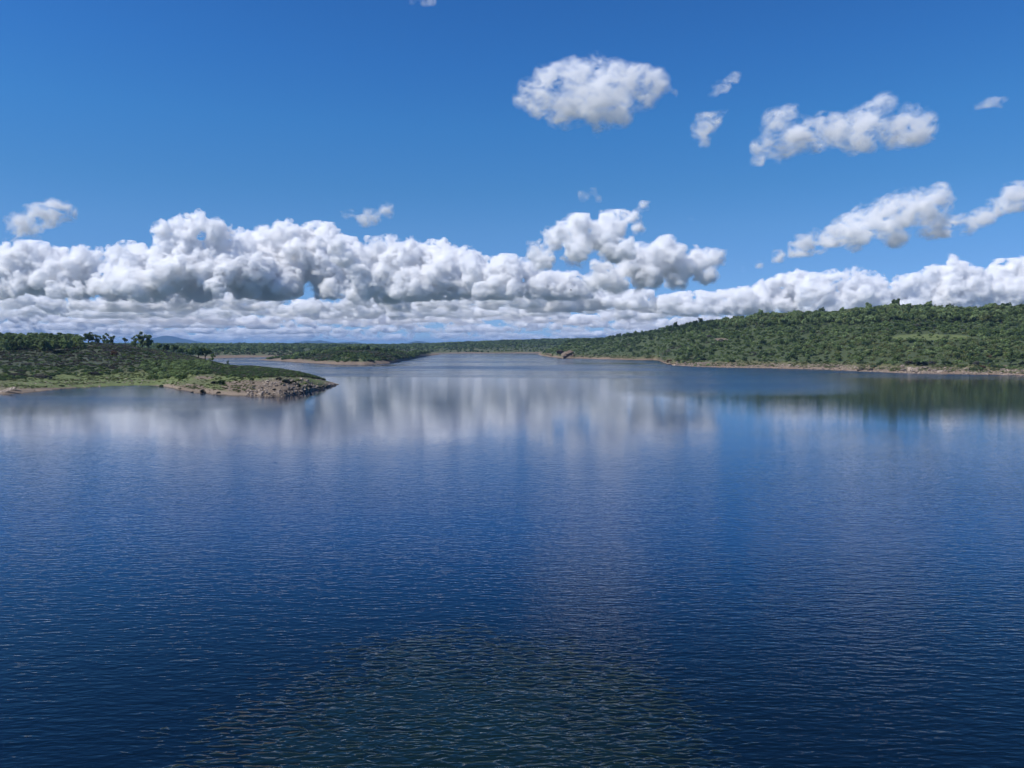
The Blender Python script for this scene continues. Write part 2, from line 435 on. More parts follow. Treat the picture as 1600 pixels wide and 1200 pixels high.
# ------------------------------------------------------------------ water
def water_material():
    m = bpy.data.materials.new("lake_water")
    nt, N, L = nodes_of(m)
    out = N.new("ShaderNodeOutputMaterial")
    b = N.new("ShaderNodeBsdfPrincipled")
    b.inputs["IOR"].default_value = 1.40
    g = N.new("ShaderNodeNewGeometry")
    sp = N.new("ShaderNodeSeparateXYZ")
    L.new(g.outputs["Position"], sp.inputs[0])
    def mapped(sx, sy, rot):
        mp = N.new("ShaderNodeMapping")
        mp.inputs["Scale"].default_value = (sx, sy, 1)
        mp.inputs["Rotation"].default_value = (0, 0, R(rot))
        L.new(g.outputs["Position"], mp.inputs["Vector"])
        return mp.outputs[0]
    def noise(vec, scale, detail=2, rough=.5, dist=0.0):
        n = N.new("ShaderNodeTexNoise")
        n.inputs["Scale"].default_value = scale
        n.inputs["Detail"].default_value = detail
        n.inputs["Roughness"].default_value = rough
        n.inputs["Distortion"].default_value = dist
        L.new(vec, n.inputs["Vector"])
        return n.outputs["Fac"]
    def M(op, a, c=0.0, d=None, clamp=False):
        n = N.new("ShaderNodeMath")
        n.operation = op
        n.use_clamp = clamp
        for i, v in enumerate((a, c, d)):
            if v is None: continue
            if isinstance(v, (int, float)): n.inputs[i].default_value = v
            else: L.new(v, n.inputs[i])
        return n.outputs[0]
    def smooth(v, lo, hi):
        n = N.new("ShaderNodeMapRange")
        n.interpolation_type = 'SMOOTHSTEP'
        L.new(v, n.inputs[0])
        n.inputs[1].default_value = lo
        n.inputs[2].default_value = hi
        return n.outputs[0]
    # calm sheet in the middle of the lake, wind-ruffled water nearer the dam and beyond
    wob = M('MULTIPLY', M('SUBTRACT', noise(mapped(.006, .012, 0), 1, 3), .5), 60)
    yy = M('ADD', sp.outputs[1], wob)
    tilt = M('MULTIPLY', sp.outputs[0], .12)
    near = M('SUBTRACT', 1, smooth(M('ADD', yy, M('MULTIPLY', sp.outputs[0], -.05)), 55, 175))
    far = smooth(M('ADD', M('ADD', sp.outputs[1], M('MULTIPLY', wob, .35)), tilt), 418, 452)
    streak = smooth(noise(mapped(.0035, .011, 3), 1, 3, .6), .40, .60)
    far = M('MULTIPLY', far, M('ADD', .25, M('MULTIPLY', streak, .75)))
    ratio = M('DIVIDE', sp.outputs[0], M('ADD', sp.outputs[1], 1))
    part = M('MULTIPLY', M('MULTIPLY', smooth(yy, 255, 330), M('SUBTRACT', 1, smooth(ratio, .36, .52))), smooth(ratio, .10, .24))
    far = M('MAXIMUM', far, M('MULTIPLY', part, M('ADD', .8, M('MULTIPLY', streak, .2))))
    cove = M('MULTIPLY', smooth(M('MULTIPLY', ratio, -1), .24, .40), smooth(yy, 190, 265))
    far = M('MAXIMUM', far, M('MULTIPLY', cove, M('ADD', .35, M('MULTIPLY', streak, .35))))
    ruf = M('MAXIMUM', near, far)
    gust = noise(mapped(.012, .03, 8), 1, 3, .6)
    L.new(M('SUBTRACT', M('ADD', .045, M('MULTIPLY', far, .19)), M('MULTIPLY', near, .03)), b.inputs["Roughness"])
    w1 = noise(mapped(1.0, 2.9, -6), 1.05, 1.6, .5, .3)
    w4 = noise(mapped(1.0, 2.4, -9), 1.25, .6, .5, .6)
    w2 = noise(mapped(1.0, 2.6, 12), .42, 2, .5, .2)
    w3 = noise(mapped(1.0, 1.9, -20), 2.6, 2, .5)
    # base colour by position: bluer further out, darker near the dam, green below viewpoint
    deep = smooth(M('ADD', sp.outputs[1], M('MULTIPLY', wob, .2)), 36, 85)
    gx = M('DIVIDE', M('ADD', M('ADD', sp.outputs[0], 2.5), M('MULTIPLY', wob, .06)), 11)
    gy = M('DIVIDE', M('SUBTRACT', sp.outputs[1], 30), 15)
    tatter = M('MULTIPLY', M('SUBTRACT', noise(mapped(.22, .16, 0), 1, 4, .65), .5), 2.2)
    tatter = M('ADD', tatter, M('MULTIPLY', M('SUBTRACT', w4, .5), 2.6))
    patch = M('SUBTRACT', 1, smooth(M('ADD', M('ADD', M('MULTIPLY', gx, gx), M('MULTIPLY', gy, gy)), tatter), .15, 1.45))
    def cmix(f, a, c):
        n = N.new("ShaderNodeMix")
        n.data_type = 'RGBA'
        L.new(f, n.inputs[0])
        for i, v in ((6, a), (7, c)):
            if isinstance(v, tuple): n.inputs[i].default_value = (*v, 1)
            else: L.new(v, n.inputs[i])
        return n.outputs[2]
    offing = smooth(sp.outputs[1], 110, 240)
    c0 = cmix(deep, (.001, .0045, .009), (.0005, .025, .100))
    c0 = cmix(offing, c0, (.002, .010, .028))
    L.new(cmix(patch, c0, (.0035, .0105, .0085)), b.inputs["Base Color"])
    b.inputs["Specular IOR Level"].default_value = .5
    h = M('ADD', M('MULTIPLY', w1, .040), M('ADD', M('MULTIPLY', w2, .045), M('MULTIPLY', w3, .008)))
    h = M('ADD', h, M('MULTIPLY', patch, M('ADD', M('MULTIPLY', w4, .115), M('MULTIPLY', w2, .05))))
    h = M('MULTIPLY', h, M('MULTIPLY', M('ADD', .15, M('MULTIPLY', ruf, 1.15)), M('ADD', .22, M('MULTIPLY', gust, 1.3))))
    bp = N.new("ShaderNodeBump")
    bp.inputs["Strength"].default_value = 1.0
    bp.inputs["Distance"].default_value = 1.0
    L.new(h, bp.inputs["Height"])
    L.new(bp.outputs[0], b.inputs["Normal"])
    L.new(b.outputs[0], out.inputs[0])
    return m
xs = np.linspace(-2600, 2600, 27)
ys = np.linspace(-400, 2700, 17)
XX, YY = np.meshgrid(xs, ys, indexing='ij')
V = np.stack([XX, YY, 0 * XX], -1).reshape(-1, 3)
i, j = np.meshgrid(np.arange(26), np.arange(16), indexing='ij')
q = (i * 17 + j).ravel()
me = mesh_from("water", V, np.stack([q, q + 17, q + 18, q + 1], 1))
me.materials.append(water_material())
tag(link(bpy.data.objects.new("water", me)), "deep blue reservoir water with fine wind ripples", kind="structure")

# ------------------------------------------------------------------ air
me = bpy.data.meshes.new("haze")
a, z0, z1 = 40000, -5.0, 225.0
me.from_pydata([(-a, -a, z0), (a, -a, z0), (a, a, z0), (-a, a, z0), (-a, -a, z1), (a, -a, z1), (a, a, z1), (-a, a, z1)], [],
               [(0, 3, 2, 1), (4, 5, 6, 7), (0, 1, 5, 4), (1, 2, 6, 5), (2, 3, 7, 6), (3, 0, 4, 7)])
hm = bpy.data.materials.new("haze")
nt, N, L = nodes_of(hm)
o_ = N.new("ShaderNodeOutputMaterial")
v_ = N.new("ShaderNodeVolumePrincipled")
v_.inputs["Color"].default_value = (.30, .54, .95, 1)
v_.inputs["Density"].default_value = 4.8e-5
L.new(v_.outputs[0], o_.inputs["Volume"])
me.materials.append(hm)
tag(link(bpy.data.objects.new("haze", me)), "thin blue summer air over the lake and its shores", kind="stuff")
# ------------------------------------------------------------------ clouds
def surface_net(f):
    """Closed surface f = 0 of a field (inside > 0) sampled on a grid, as vertices in cell units and quads."""
    s = f > 0
    n = f.shape
    c = [(i, j, k) for i in (0, 1) for j in (0, 1) for k in (0, 1)]
    def sl(a, d):
        return a[d[0]:n[0] - 1 + d[0], d[1]:n[1] - 1 + d[1], d[2]:n[2] - 1 + d[2]]
    cnt = np.zeros([m - 1 for m in n], np.int8)
    for d in c:
        cnt += sl(s, d)
    act = (cnt > 0) & (cnt < 8)
    idx = np.full(act.shape, -1, np.int64)
    I = np.argwhere(act)
    idx[act] = np.arange(len(I))
    val = np.stack([f[I[:, 0] + d[0], I[:, 1] + d[1], I[:, 2] + d[2]] for d in c], 1)
    acc = np.zeros((len(I), 3))
    num = np.zeros(len(I))
    for a in range(8):
        for b in range(a + 1, 8):
            da, db = np.array(c[a]), np.array(c[b])
            if np.abs(da - db).sum() != 1:
                continue
            va, vb = val[:, a], val[:, b]
            m = (va > 0) != (vb > 0)
            t = np.where(m, va / np.where(m, va - vb, 1), 0)
            acc += np.where(m[:, None], da + t[:, None] * (db - da), 0)
            num += m
    V = I + acc / num[:, None]
    quads = []
    for ax in range(3):
        a0 = [slice(1, -1)] * 3
        a0[ax] = slice(0, -1)
        a1 = list(a0)
        a1[ax] = slice(1, None)
        s0, s1 = s[tuple(a0)], s[tuple(a1)]
        e = np.argwhere(s0 != s1)
        off = np.ones(3, int)
        off[ax] = 0
        e = e + off
        u, v = [(1, 2), (2, 0), (0, 1)][ax]
        def cell(du, dv):
            q = e.copy()
            q[:, u] += du
            q[:, v] += dv
            return idx[q[:, 0], q[:, 1], q[:, 2]]
        Q = np.stack([cell(-1, -1), cell(0, -1), cell(0, 0), cell(-1, 0)], 1)
        inside = s[e[:, 0], e[:, 1], e[:, 2]]
        Q[~inside] = Q[~inside][:, ::-1]
        quads.append(Q)
    return V, np.concatenate(quads)

def lattice_noise(shape, cell, rng):
    """Smooth value noise, cubic B-spline between random lattice values `cell` grid steps apart."""
    mats = []
    for n in shape:
        m = int(n / cell) + 5
        t = np.arange(n) / cell + 1
        i = np.floor(t).astype(int)
        u = t - i
        w = np.stack([(1 - u) ** 3, 3 * u ** 3 - 6 * u ** 2 + 4, -3 * u ** 3 + 3 * u ** 2 + 3 * u + 1, u ** 3], 1) / 6
        M = np.zeros((n, m), np.float32)
        for k in range(4):
            M[np.arange(n), i - 1 + k] += w[:, k]
        mats.append(M)
    r = rng.standard_normal([M.shape[1] for M in mats]).astype(np.float32)
    r = np.tensordot(mats[0], r, (1, 0))
    r = np.moveaxis(np.tensordot(r, mats[1], (1, 1)), 2, 1)
    r = np.tensordot(r, mats[2], (2, 1))
    return r

def cloud_shells(balls, step, seed, base, levels, wisp, rough, offsets, big=0.0, blur=0, fray=(2.0, 1.9, 1.4, .7)):
    """Cumulus from overlapping billows. All lengths in local units (x across, y away, z up); returns verts and quads.
    balls: list of (x, y, z, r)."""
    rng = np.random.default_rng(seed)
    allb = [np.array(balls, float)]
    cur = allb[0]
    for lv in range(levels):
        nxt = []
        kids = 7
        for b in cur:
            r = b[3]
            if r < 2.2 * step:
                continue
            for _ in range(kids):
                d = rng.standard_normal(3)
                d /= np.linalg.norm(d)
                if d[2] < -0.3: d[2] *= -1
                if d[1] > 0.3: d[1] *= -1
                rr = r * rng.uniform(0.26, 0.5) 
                p = b[:3] + d * r * rng.uniform(0.72, 1.0) 
                nxt.append([p[0], p[1], p[2], rr])
        if not nxt:
            break
        cur = np.array(nxt)
        allb.append(cur)
    B = np.concatenate(allb)
    pad = 7 * step
    lo = (B[:, :3] - B[:, 3:]).min(0) - pad
    hi = (B[:, :3] + B[:, 3:]).max(0) + pad
    if base is not None:
        lo[2] = max(lo[2], base - pad)
    n = np.ceil((hi - lo) / step).astype(int) + 1
    f = np.full(n, -1e3, np.float32)
    gx = [lo[a] + step * np.arange(n[a]) for a in range(3)]
    for x, y, z, r in B:
        sl, ax = [], []
        for a, cc in enumerate((x, y, z)):
            i0 = max(0, int((cc - r * 1.35 - lo[a]) / step))
            i1 = min(n[a], int((cc + r * 1.35 - lo[a]) / step) + 2)
            if i1 <= i0:
                break
            sl.append(slice(i0, i1))
            ax.append(gx[a][i0:i1] - cc)
        else:
            d = np.sqrt(ax[0][:, None, None] ** 2 + ax[1][None, :, None] ** 2 + ax[2][None, None, :] ** 2)
            v = f[tuple(sl)]
            np.maximum(v, (r - d).astype(np.float32), out=v)
    if blur:
        kx = np.arange(-2 * blur, 2 * blur + 1)
        kw = np.exp(-.5 * (kx / blur) ** 2)
        kw /= kw.sum()
        f = np.maximum(f, -26 * step)
        for a in range(3):
            g = np.zeros_like(f)
            for q, w in zip(kx, kw):
                g += w * np.roll(f, int(q), a)
            f = g
    # frayed detail
    for cell, amp in ((30, big), (14, fray[0]), (7, fray[1]), (3.6, fray[2]), (2.0, fray[3])):
        if amp:
            f += amp * rough * step * lattice_noise(n, cell, rng) * 1.5
    if wisp:
        f -= wisp * np.abs(lattice_noise(n, 9, rng)) * 3
    if base is not None:
        nb = lattice_noise((n[0], n[1], 1), 10, rng)
        zz = gx[2][None, None, :] - (base + 3 * step * nb)
        f = np.minimum(f, zz.astype(np.float32))
    out = []
    for k, off in enumerate(offsets):
        g = f + off + (0.5 * step * lattice_noise(n, 2.4, rng) * rough * 1.6 if k == 0 else 0)
        for a in range(3):
            q = [slice(None)] * 3
            for e in (0, -1):
                q[a] = e
                g[tuple(q)] = np.minimum(g[tuple(q)], -0.3)
        V, Q = surface_net(g)
        out.append((lo + V * step, Q))
    return out

def cloud_material(name, mfp, ragged=0.0, tear=.44, rate=.6, color=(0.995, 0.995, 1.0)):
    m = bpy.data.materials.new(name)
    nt, N, L = nodes_of(m)
    o = N.new("ShaderNodeOutputMaterial")
    v = N.new("ShaderNodeVolumeScatter")
    v.inputs["Color"].default_value = (*color, 1)
    v.inputs["Density"].default_value = 1.0 / mfp
    if ragged:      # vapour torn by noise; ragged = size of the tears in metres
        g = N.new("ShaderNodeNewGeometry")
        mp = N.new("ShaderNodeMapping")
        mp.inputs["Rotation"].default_value = (0, R(28), 0)
        mp.inputs["Scale"].default_value = (1, 1, 1.5)
        n = N.new("ShaderNodeTexNoise")
        n.inputs["Scale"].default_value = 1.0 / ragged
        n.inputs["Detail"].default_value = 5
        n.inputs["Roughness"].default_value = .62
        n.inputs["Distortion"].default_value = .5
        L.new(g.outputs["Position"], mp.inputs[0])
        L.new(mp.outputs[0], n.inputs["Vector"])
        r = N.new("ShaderNodeMapRange")
        L.new(n.outputs["Fac"], r.inputs[0])
        r.inputs[1].default_value = tear
        r.inputs[2].default_value = tear + .22
        r.inputs[3].default_value = 0
        r.inputs[4].default_value = 3.2 / mfp
        L.new(r.outputs[0], v.inputs["Density"])
        m.cycles.volume_step_rate = rate
    L.new(v.outputs[0], o.inputs["Volume"])
    return m
def make_cloud(name, D, balls_px, seed, label, step=1.6, mfp=6.0, depth=0.8, wisp=0.0, rough=1.0, levels=2,
               base=None, shells=((2.2, 0.22), (0.0, 0.4), (-2.6, 0.9)), name_part="cloud_core", group=None, kind=None, jitter=1.0,
               balls3=None, category="cloud", stretch=1.0, big=0.0, blur=0, fray=(2.0, 1.9, 1.4, .7), ragged=0.0, tear=.44, rate=.6):
    """balls_px: (px, py, r) circles as seen in the photograph, spread in depth by depth*r and set at D metres.
    shells: (offset in steps, share of the density), outermost first, so the vapour thickens inwards."""
    rng = np.random.default_rng(seed)
    s = D / F_PX
    cx = float(np.mean([b[0] for b in balls_px])) if balls3 is None else 800.0
    cyy = float(np.mean([b[1] for b in balls_px])) if balls3 is None else 500.0
    balls = []
    if balls3 is None:
        for (x, y, r) in balls_px:
            balls.append((x - cx, rng.uniform(-1, 1) * depth * r * 1.6, cyy - y, r * 0.86))
            if r > 14:
                for q in (-1, 1):
                    balls.append((x - cx + rng.uniform(-.3, .3) * r, q * rng.uniform(.5, 1.1) * depth * r, cyy - y - rng.uniform(0, .35) * r, r * rng.uniform(.5, .75)))
    else:
        balls = [((x - cx) / stretch, d, cyy - y, r) for (x, y, d, r) in balls3]
    dx, dz = direction(cx, cyy)
    origin = np.array([dx * D, D, CAM_H + dz * D])
    bz = None if base is None else cyy - base
    root = None
    for k, (V, Q) in enumerate(cloud_shells(balls, step, seed, bz, levels, wisp, rough, [a * step for a, _ in shells], big, blur, fray)):
        if len(Q) == 0:
            continue
        V[:, 0] *= stretch
        me = mesh_from(name if k == 0 else name_part, V * s, Q)
        me.materials.append(cloud_material("cloud_vapour", mfp * s / shells[k][1], ragged * s, tear, rate))
        if root is None:
            root = link(bpy.data.objects.new(name, me))
            root.location = origin
            tag(root, label, category, group, kind)
        else:
            link(bpy.data.objects.new(name_part, me), root)
    return root

def profile_balls(xs, tops, base, n, r0, r1, dep, seed, x0, x1, full=1.0):
    """Billows (x, y, depth, r) heaped under a skyline of tops."""
    rng = np.random.default_rng(seed)
    out = []
    for i in range(n):
        x = rng.uniform(x0, x1)
        top = np.interp(x, xs, tops)
        h = base - top
        u = rng.uniform(-1, 1)
        hh = h * (1 - 0.62 * abs(u) ** 1.3) * (rng.uniform(0.35, 1.0) ** 0.6) * full
        r = min(rng.uniform(r0, r1), max(4, hh * 0.55))
        out.append((x, base - max(hh - r, r * 0.3), u * dep, r))
    # billows that carry the skyline itself
    x = x0
    while x < x1:
        top = np.interp(x, xs, tops)
        r = min(rng.uniform(r0 * 0.7, r1 * 0.8), max(4, (base - top) * 0.5))
        out.append((x, top + r * 1.12, rng.uniform(-.35, .35) * dep, r))
        x += r * rng.uniform(0.5, 0.9)
    return out

make_cloud("cloud", 4500, [(830,152,20),(862,132,26),(900,118,27),(932,104,20),(955,130,34),(992,130,24),(1026,125,19),(920,160,30),(962,178,24),(940,200,13),(885,165,26),(848,160,18),(1008,152,18),(812,160,10),(1050,148,6)],
           11, "largest ragged white cloud high in the sky above the middle of the lake", wisp=0, mfp=30, rough=1, depth=.7, ragged=24, tear=.455, blur=2, fray=(4.2, 3.0, 2.1, 1.2), levels=1, step=1.5, shells=((6,.18),(2.5,.35),(-1.5,.7)))
make_cloud("cloud", 4300, [(1100,195,16),(1118,186,12),(1090,212,11),(1102,220,9),(1128,178,7)], 12,
           "small puffy cloud hanging just right of the largest high cloud", wisp=0, mfp=32, rough=1, ragged=24, tear=.455, blur=2, fray=(4.2, 3.0, 2.1, 1.2), levels=1, step=1.5, shells=((6,.2),(3,.4),(-1,.6)))
make_cloud("cloud", 4200, [(1118,137,10),(1132,130,11),(1148,121,11)], 13,
           "faint wispy cloud above the small puffy cloud", wisp=0, mfp=30, rough=1, ragged=24, tear=.455, blur=2, fray=(4.2, 3.0, 2.1, 1.2), levels=1, step=1.5, shells=((6,.3),(3,.5)))
make_cloud("cloud", 4900, [(1212,188,18),(1232,180,15),(1205,222,19),(1188,246,10),(1240,218,24),(1282,212,24),(1322,205,27),(1358,186,25),(1376,168,16),(1402,205,30),(1432,210,18),(1345,224,18),(1215,250,9)], 14,
           "broad grey-white cloud high on the right with a pointed lower left end", wisp=0, mfp=27, rough=1, depth=.8, ragged=24, tear=.455, blur=2, fray=(4.2, 3.0, 2.1, 1.2), levels=1, step=1.5, shells=((6,.18),(2.5,.35),(-1.5,.7)))
make_cloud("cloud", 4600, [(1535,162,7),(1550,158,8),(1565,160,7)], 15,
           "tiny faint flat cloud alone near the upper right corner", wisp=0, mfp=34, rough=1, ragged=24, tear=.455, blur=2, fray=(4.2, 3.0, 2.1, 1.2), levels=1, step=1.5, shells=((6,.3),(3,.5)))
make_cloud("cloud", 4100, [(645,2,8),(660,0,9),(674,1,7)], 24, "little cloud fragment cut off by the top edge left of the middle", wisp=0, mfp=26, rough=1, ragged=24, tear=.455, blur=2, fray=(4.2, 3.0, 2.1, 1.2), levels=1, step=1.5, shells=((5,.3),(2,.5)))
make_cloud("cloud", 8200, [(86,325,17),(100,332,12),(66,340,19),(40,352,19),(18,366,13),(50,362,12)], 16,
           "oval white cloud alone above the bank at the far left", wisp=0, mfp=20, rough=1, ragged=24, tear=.455, blur=2, fray=(4.2, 3.0, 2.1, 1.2), levels=1, step=1.5, shells=((5,.2),(2,.45),(-1.5,.9)))
make_cloud("cloud", 8600, [(602,327,13),(584,340,14),(568,345,10),(538,337,9),(548,333,7)], 17,
           "small white cloud floating just above the middle of the cloud bank", wisp=0, mfp=22, rough=1, ragged=24, tear=.455, blur=2, fray=(4.2, 3.0, 2.1, 1.2), levels=1, step=1.5, shells=((3.6,.18),(1,.4),(-2.2,.8)))
make_cloud("cloud", 9300, [(1165,419,5),(1190,412,7),(1216,400,10),(1250,386,16),(1290,372,20),(1330,360,24),(1370,345,30),(1408,330,32),(1440,324,24),(1420,302,12),(1462,345,23),(1498,350,18),(1530,340,17),(1562,316,19),(1590,300,17),(1615,305,18),(1400,366,18),(1342,378,13),(1290,385,12)], 18,
           "long slanting cloud rising to the right edge, grey in its middle", wisp=0, mfp=20, rough=1, depth=.9, ragged=24, tear=.455, blur=2, fray=(4.2, 3.0, 2.1, 1.2), levels=1, step=1.5, shells=((5,.2),(2,.45),(-1.5,.9)))
make_cloud("cloud", 9000, [(912,305,9),(925,300,8),(935,310,6)], 21, "thin grey wisp above the tall middle cloud", wisp=0, mfp=45, rough=1, ragged=24, tear=.455, blur=2, fray=(4.2, 3.0, 2.1, 1.2), levels=1, step=1.5, shells=((6,.3),(3,.5)))
make_cloud("cloud", 9000, [(1072,341,5),(1080,342,5)], 22, "tiniest white puff right of the tall middle cloud", wisp=0, mfp=22, rough=1, ragged=24, tear=.455, blur=2, fray=(4.2, 3.0, 2.1, 1.2), levels=1, step=1.5, shells=((3,.3),(.5,.5)))
make_cloud("cloud", 14000, [(838,388,18),(868,366,22),(900,354,20),(905,342,9),(940,370,26),(966,350,23),(990,336,15),(1004,324,10),(960,392,24),(900,390,27),(850,405,18),(996,356,13)], 19,
           "tall leaning cumulus cloud above the middle of the lake's far end", wisp=1.4, mfp=9, rough=1.2, ragged=20, tear=.42, rate=.5, levels=2, blur=1, fray=(3.6, 2.8, 2.1, 1.1), depth=1.0, base=418)
make_cloud("cloud", 16000, [(944,428,22),(980,415,25),(1010,402,21),(1036,386,16),(1052,402,26),(1090,405,22),(1116,406,15),(1062,425,25),(1010,432,24),(1100,428,18),(960,440,20),(930,440,16)], 20,
           "rounded cumulus cloud with blue sky beneath, right of the bank's end", wisp=1.2, mfp=8, rough=1.2, ragged=20, tear=.42, rate=.5, levels=2, blur=1, fray=(3.6, 2.8, 2.1, 1.1), depth=1.1, base=456)

def bank(D, xs, tops, base, x0, x1, n, r0, r1, dep, seed, label, step=1.4, name="cloud", kind=None, group=None, category="cloud", mfp=9.0, balls3=None, rough=1.25, stretch=1.0, fray=(2.4, 2.2, 1.9, 1.0)):
    b3 = balls3 or profile_balls(xs, tops, base, n, r0, r1, dep, seed, x0, x1)
    return make_cloud(name, D, [], seed, label, step=step, mfp=mfp, base=base + 1, balls3=b3, name_part=name + "_core", group=group, kind=kind, category=category, rough=rough, stretch=stretch, big=3.5, fray=fray,
                      levels=3, ragged=16, tear=.42, rate=.4, shells=((1.0, .5), (-.6, .8), (-3.4, .5)))
BX = [-120,0,60,120,170,200,240,262,290,312,345,362,400,430,462,482,505,530,560,600,625,660,690,735,760,820,880,930]
BT = [392,387,382,392,388,382,378,350,334,332,344,366,362,352,346,346,356,372,384,374,372,384,376,394,404,410,425,450]
bank(21000, BX, BT, 468, -110, 215, 60, 12, 28, 38, 31, "cumulus cloud at the far left end of the long cloud bank")
bank(19500, BX, BT, 470, 200, 395, 60, 12, 28, 40, 32, "tallest white cumulus tower in the left part of the long cloud bank")
bank(20500, BX, BT, 466, 385, 560, 48, 12, 32, 36, 33, "cumulus cloud just right of the tallest tower of the bank")
bank(18500, BX, BT, 470, 545, 745, 55, 11, 28, 36, 34, "broad cumulus cloud in the middle of the bank")
bank(17500, BX, BT, 466, 735, 925, 42, 9, 26, 32, 35, "low cumulus cloud tapering off at the right end of the bank")
RX = [1030,1037,1094,1150,1202,1240,1262,1300,1322,1356,1375,1431,1450,1480,1502,1525,1562,1596,1700]
RT = [478,465,458,455,433,424,436,422,417,421,430,432,417,408,417,430,417,402,396]
bank(24000, RX, RT, 492, 1040, 1275, 60, 8, 24, 30, 36, "cumulus cloud low behind the left shoulder of the right hill")
bank(22500, RX, RT, 500, 1265, 1430, 50, 10, 28, 32, 37, "white cumulus cloud low behind the middle of the right hill")
bank(23500, RX, RT, 500, 1420, 1700, 70, 10, 30, 34, 38, "cumulus cloud low behind the right end of the right hill")
# the low deck of flattened clouds, row behind row down to the horizon
def deck(D, base, h, x0, x1, seed, cover, step, label):
    rng = np.random.default_rng(seed)
    out = []
    x = x0
    while x < x1:
        w = rng.uniform(18, 90) * (h / 18) ** 0.5
        if rng.random() < cover:
            hh = h * rng.uniform(.55, 1.1)
            dd = rng.uniform(-2, 2) * h
            bb = base - rng.uniform(0, .5) * h
            for _ in range(int(w / h * 5) + 3):
                r = hh * rng.uniform(.22, .5)
                out.append((x + rng.uniform(-.5, .5) * w, bb - max(hh * rng.random() - r, 0) * (rng.random() ** .5) - r * .3, dd + rng.uniform(-1, 1) * h * 1.3, r))
        x += w * rng.uniform(.55, .95)
    bank(D, 0, 0, base, 0, 0, 0, 0, 0, 0, seed, label, step=step, name="clouds", kind="stuff", category="clouds", balls3=out, mfp=7.0, rough=1.0, stretch=1.6)
deck(25000, 486, 29, -60, 1010, 41, 1, 1.6, "nearest row of low grey and white clouds under the bank")
deck(29000, 496, 18, -60, 1100, 42, .97, 1.5, "second row of low flattened clouds")
deck(34000, 505, 15, -60, 1120, 43, 1, 1.3, "third row of low flattened clouds")
deck(40000, 513, 12, -60, 1100, 44, 1, 1.2, "fourth row of low flattened clouds")
deck(47000, 520, 10, -60, 1060, 45, 1, 1.1, "fifth row of low flattened clouds")
deck(55000, 527, 9, -60, 1000, 46, 1, 1.0, "sixth row of low flattened clouds near the horizon")
deck(63000, 533, 9, -60, 1000, 47, 1, 1.0, "lowest row of clouds resting on the horizon")
# ------------------------------------------------------------------ foliage, bushes, trees
def leaf_material():
    m = bpy.data.materials.new("foliage")
    nt, N, L = nodes_of(m)
    out = N.new("ShaderNodeOutputMaterial")
    oi = N.new("ShaderNodeObjectInfo")
    g = N.new("ShaderNodeNewGeometry")
    n = N.new("ShaderNodeTexNoise"); n.inputs["Scale"].default_value = .45; n.inputs["Detail"].default_value = 3
    L.new(g.outputs["Position"], n.inputs["Vector"])
    mr = N.new("ShaderNodeMapRange")
    L.new(n.outputs["Fac"], mr.inputs[0])
    mr.inputs[1].default_value = .3; mr.inputs[2].default_value = .7
    mr.inputs[3].default_value = .62; mr.inputs[4].default_value = 1.45
    at = N.new("ShaderNodeMapRange")
    L.new(oi.outputs["Random"], at.inputs[0])
    at.inputs[3].default_value = .72; at.inputs[4].default_value = 1.3
    mm = N.new("ShaderNodeMath"); mm.operation = 'MULTIPLY'
    L.new(mr.outputs[0], mm.inputs[0]); L.new(at.outputs[0], mm.inputs[1])
    v = N.new("ShaderNodeVectorMath"); v.operation = 'SCALE'
    ia = N.new("ShaderNodeAttribute"); ia.attribute_type = 'INSTANCER'; ia.attribute_name = "tone"
    ad = N.new("ShaderNodeVectorMath"); ad.operation = 'ADD'
    L.new(oi.outputs["Color"], ad.inputs[0]); L.new(ia.outputs["Vector"], ad.inputs[1])
    L.new(ad.outputs[0], v.inputs[0]); L.new(mm.outputs[0], v.inputs["Scale"])
    d = N.new("ShaderNodeBsdfDiffuse")
    t = N.new("ShaderNodeBsdfTranslucent")
    L.new(v.outputs[0], d.inputs[0]); L.new(v.outputs[0], t.inputs[0])
    mx = N.new("ShaderNodeMixShader"); mx.inputs[0].default_value = .45
    L.new(d.outputs[0], mx.inputs[1]); L.new(t.outputs[0], mx.inputs[2])
    L.new(mx.outputs[0], out.inputs[0])
    return m
leaf_mat = leaf_material()
bark_mat = simple_mat("bark", (.10, .085, .07))

def leaves(centres, radii, n, size, rng, flat=1.0):
    """n leaf sprays (small bent quads) over the lobes given; returns verts, quads."""
    w = radii ** 2
    k = rng.choice(len(radii), n, p=w / w.sum())
    d = rng.standard_normal((n, 3))
    d /= np.linalg.norm(d, axis=1)[:, None]
    d[:, 2] = np.where(d[:, 2] < -.35, -d[:, 2], d[:, 2])
    rr = radii[k] * rng.uniform(.62, 1.06, n)
    p = centres[k] + d * rr[:, None] * np.array([1, 1, flat])
    nrm = d + rng.standard_normal((n, 3)) * .55
    nrm /= np.linalg.norm(nrm, axis=1)[:, None]
    a = np.cross(nrm, rng.standard_normal((n, 3)))
    a /= np.linalg.norm(a, axis=1)[:, None]
    b = np.cross(nrm, a)
    s = size * rng.uniform(.6, 1.35, n)[:, None]
    e = rng.uniform(.45, .9, n)[:, None]
    V = np.stack([p - a * s, p - b * s * e + nrm * s * .25, p + a * s, p + b * s * e + nrm * s * .25], 1).reshape(-1, 3)
    return V, np.arange(4 * n).reshape(n, 4)

